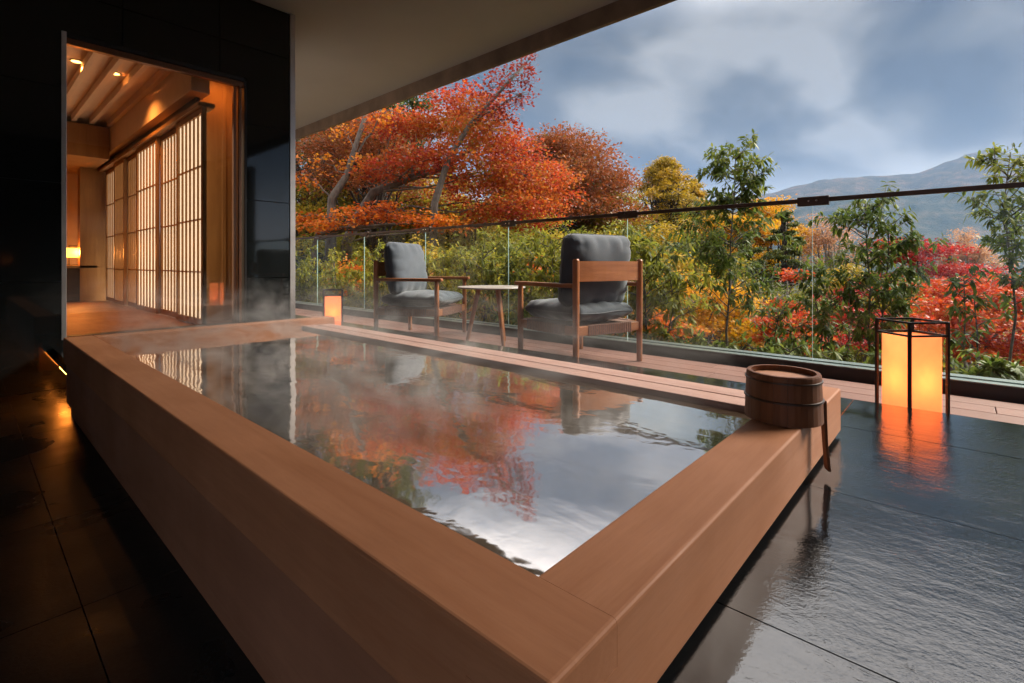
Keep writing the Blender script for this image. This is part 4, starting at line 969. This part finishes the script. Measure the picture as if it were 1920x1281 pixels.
layered('small_red_maple', 'small red maple behind the glass between the two lounge chairs', 900, 8.4, [(905,560,0.32,300),(930,545,0.26,200),(890,585,0.3,260),(925,590,0.3,240),(800,520,0.22,150),(870,610,0.3,200)], 'scarlet', 0.055, 'grey', 0.4, 0.03)
layered('orange_maple', 'low orange maple behind the glass below the near chair', 1250, 7.2, [(1230,600,0.35,300),(1270,620,0.35,300),(1215,640,0.3,220),(1150,610,0.3,200)], 'orange', 0.055, 'grey', 0.35, 0.03)

layered('orange_maple', 'orange maple spray behind the glass left of the near chair', 1010, 8.0, [(1000,500,0.35,260),(1040,520,0.35,260),(985,545,0.3,220),(1030,560,0.35,240)], 'orange', 0.055, 'grey', 0.4, 0.03)
layered('orange_maple', 'orange maple spray behind the glass left of the far chair', 660, 9.5, [(660,500,0.35,220),(690,530,0.3,180),(640,540,0.35,200)], 'orange', 0.055, 'grey', 0.4, 0.03)
# bare bush
bb = thing('bare_bush', 'leafless pale twiggy bush beyond the glass right of the young tree', 'bush', gpt(1430, 9.5)); o = gpt(1430, 9.5); mb = MB()
for i in range(70):
    a = P3(1430+rng.normal()*20, 590+rng.normal()*15, 9.5); q = P3(1430+rng.normal()*60, 560+rng.normal()*38, 9.5+rng.normal()*0.4)
    pts = bez(a, q, 0.25, 5, 0.035); mb.tube([p-o for p in pts], [0.011, 0.009, 0.007, 0.005, 0.004, 0.002], 4, False)
mb.tube([(0, 0, 0), P3(1430, 590, 9.5)-o], [0.06, 0.03], 7)
ob('branches', mb.mesh('branches'), BK['twig'], bb)

# young evergreen trees just outside the railing
def young(name, label, px, D, top, lowpy, spread_px, nb, lpb, lsize=0.10, stems=1, r0=0.024, lean=0, group=None, cat='young tree', prof=None, lm='ever'):
    b = gpt(px, D); root = thing(name, label, cat, b, 0, group); wmb = MB(); P = []; Dd = []
    W_ = spread_px/FPX*D
    for s in range(stems):
        off = (s-(stems-1)/2)*W_*0.5
        tp = P3(px+lean, top + (0 if s == 0 else rng.uniform(15, 60)), D) + Vector((RT[0], RT[1], 0))*off*1.0
        pts = [b.lerp(tp, i/9) + Vector((rng.normal(), rng.normal(), 0))*(0.02 if i else 0) for i in range(10)]
        wmb.tube([p-b for p in pts], [r0*(1-0.85*i/9) for i in range(10)], 7, False)
        zlow = P3(px, lowpy, D).z; zt = tp.z
        def on(z):
            t_ = (z-b.z)/(zt-b.z)*9; i = max(0, min(8, int(t_))); return pts[i].lerp(pts[i+1], min(1, t_-i))
        for q in range(nb//stems):
            f = rng.uniform(0, 1)**0.85; z = zlow + (zt-zlow)*f*0.97; s0 = on(z); a = rng.uniform(0, 6.283)
            prof_f = (math.sin(math.pi*min(1, 0.16+0.84*(1-f))))**0.7 if prof is None else prof(f)
            L = max(0.10, W_*prof_f*rng.uniform(0.45, 1.1)); up = rng.uniform(0.15, 0.95)
            e_ = s0 + Vector((math.cos(a)*L, math.sin(a)*L, L*up))
            bp = bez(s0, e_, 0.10*L, 5, 0.02*L); wmb.tube([p-b for p in bp], [0.007*(1-0.8*i/5) for i in range(6)], 4, False)
            sub = [(bp, lpb)]
            if L > 0.25:
                for _ in range(2):
                    i = rng.integers(2, 5); e2 = bp[i] + Vector(rng.normal(size=3))*L*0.28 + Vector((0, 0, L*0.12)); sb = bez(bp[i], e2, 0.02, 3); wmb.tube([p-b for p in sb], [0.004, 0.003, 0.002, 0.001], 3, False); sub.append((sb, lpb//2))
            for (bq, kk) in sub:
                for _ in range(kk):
                    t_ = 0.25+0.75*rng.uniform()**0.7; fi = t_*(len(bq)-1); i = min(int(fi), len(bq)-2); p = bq[i].lerp(bq[i+1], fi-i)
                    d = (bq[i+1]-bq[i]).normalized(); v = Vector(rng.normal(size=3)); v = (v - d*v.dot(d)); v = v.normalized() if v.length > 1e-4 else Vector((0, 0, 1))
                    P.append(p-b); Dd.append(d*0.45 + v*0.8 + Vector((0, 0, -0.42)))
        for _ in range(10):
            P.append(pts[-1]-b+Vector((0, 0, -rng.uniform(0, 0.12)))); v = Vector(rng.normal(size=3)); Dd.append(Vector((v.x, v.y, 0.35)))
    ob('trunk', wmb.mesh('trunk', smooth=True), BK['grey'], root)
    P = np.array([tuple(p) for p in P]); Dd = np.array([tuple(d) for d in Dd]); m = len(P)
    Nv = unit(m)*0.45+np.array([0, 0, 1.0])
    cr = ob('foliage', leaf_mesh('foliage', P, Dd, Nv, lsize*rng.uniform(0.65, 1.2, m), 0.145, 'lance'), LM[lm], root); cr['kind'] = 'stuff'
    return root
YG = 'young evergreens outside the railing'
young('young_evergreen', 'tallest young evergreen tree crossing the rail behind the bucket', 1342, 5.7, 288, 600, 100, 86, 27, 0.090, lean=34, group=YG, prof=lambda f: (0.62 if f > 0.62 else 0.55 + 0.6*math.sin(math.pi*(1-f/0.75)) if f < 0.5 else 0.6))
young('young_evergreen', 'young evergreen tree with several stems left of the big lantern', 1645, 5.3, 378, 690, 85, 82, 26, 0.086, 2, group=YG)
young('young_evergreen', 'young evergreen tree at the right picture edge crossing the rail', 1893, 4.9, 288, 600, 80, 60, 20, 0.088, 1, group=YG)
young('young_evergreen', 'low sparse young evergreen right behind the big lantern', 1822, 4.7, 520, 715, 45, 24, 13, 0.098, 2, group=YG)
young('young_evergreen', 'young evergreen shrub just left of the rail joint line behind the bucket', 1545, 5.6, 500, 700, 60, 44, 18, 0.095, 2, group=YG)
young('young_evergreen', 'thin evergreen shoot between the two tall young trees', 1470, 5.9, 590, 690, 60, 34, 16, 0.09, 2, group=YG)
# willow-leaved hedge plants behind the glass, left half: (px, top)
hed = [(1235, 452), (1175, 424), (1115, 418), (1060, 424), (1010, 430), (968, 428), (925, 436), (888, 440), (852, 436), (815, 446), (782, 440), (752, 450), (722, 448), (696, 456), (668, 452), (642, 458), (618, 455), (594, 460), (572, 458)]
oh = ['behind the back of the near chair', 'behind the near chair cushion, right part', 'behind the near chair cushion, left part', 'behind the near chair armrest', 'right of the side table', 'behind the side table', 'left of the side table', 'beside the rail joint line near the table', 'right of the far chair', 'behind the far chair front', 'behind the far chair seat', 'behind the far chair cushion', 'left of the far chair', 'second left of the far chair', 'third left of the far chair', 'right of the small lantern', 'behind the small lantern', 'left of the small lantern', 'nearest the dark wall end']
for i, (px, top) in enumerate(hed):
    u = (px-960)/FPX; Xp = 4.35 + 0.35*(i % 3); D = Xp/(FW[0]+u*RT[0])
    young('hedge_plant', 'willow-leaved green hedge plant ' + oh[i], px, D, top+24+14*(i % 3), 650, 75*5.7/D*1.1, 50, 30, 0.078, 2, group='willow-leaved hedge behind the glass', cat='hedge plant', lm='hedge')
# low filler shrubs at the foot of the railing
low_ = [(1215, 625), (1290, 640), (1360, 648), (1425, 650), (1500, 655), (1575, 660), (1670, 668), (1750, 672), (1860, 680), (1100, 615), (1010, 600), (930, 590)]
ol = ['under the near chair back', 'left of the tallest young tree foot', 'right of the tallest young tree foot', 'behind the bucket, left', 'behind the bucket', 'right of the bucket', 'left of the big lantern', 'behind the big lantern', 'right of the big lantern', 'under the near chair seat', 'under the near chair armrest', 'under the side table']
for i, (px, top) in enumerate(low_):
    u = (px-960)/FPX; Xp = 4.25 + 0.3*(i % 2); D = Xp/(FW[0]+u*RT[0])
    young('low_shrub', 'low glossy-leaved shrub at the railing foot ' + ol[i], px, D, top, top+95, 66, 50, 24, 0.08, 2, group='low shrubs at the railing foot', cat='shrub', prof=lambda f: 0.9-0.4*f)

# far wood covering the valley side
def far_wood():
    n = 15000; P = []
    for (D0, D1, k, pxa, pxb) in ((32, 60, 6000, 1150, 2100), (28, 60, 6000, 350, 1150), (60, 160, 9000, 900, 2150)):
        c = int(k/40)
        for _ in range(c):
            D = D0*(D1/D0)**rng.uniform(); px = rng.uniform(pxa, pxb); b = gpt(px, D); h = rng.uniform(2.5, 5.0)*(1.6 if px < 1000 else 1.0)
            q = unit(40)*np.array([1.6, 1.6, h*0.5]) + np.array([b.x, b.y, b.z+h*0.55]); P.append(q)
    P = np.concatenate(P); m = len(P)
    return leaf_mesh('far_wood', P, unit(m), unit(m)+np.array([0, 0, 0.6]), rng.uniform(0.5, 1.1, m), 0.4, 'diamond')
tag(ob('far_wood', far_wood(), LM['olive']), 'distant olive and rust wood falling away into the valley', 'wood', None, 'stuff')

# ------------------------------------------------------------------ air
def haze():
    m = bpy.data.materials.new('haze_air'); m.use_nodes = True; t = m.node_tree; t.nodes.clear()
    v = t.nodes.new('ShaderNodeVolumePrincipled'); v.inputs['Color'].default_value = (0.36, 0.60, 1.0, 1); v.inputs['Density'].default_value = 0.00018
    o = t.nodes.new('ShaderNodeOutputMaterial'); t.links.new(v.outputs[0], o.inputs['Volume'])
    z = [ob_.bound_box for ob_ in bpy.data.objects if ob_.name == 'mountain'][0]
    zt = max(p[2] for p in z)+12
    return tag(ob('haze', MB().box(-3400, 3400, -3400, 3400, -130, zt).mesh('haze'), m), 'thin blue haze over the valley', 'haze', None, 'stuff')
haze()
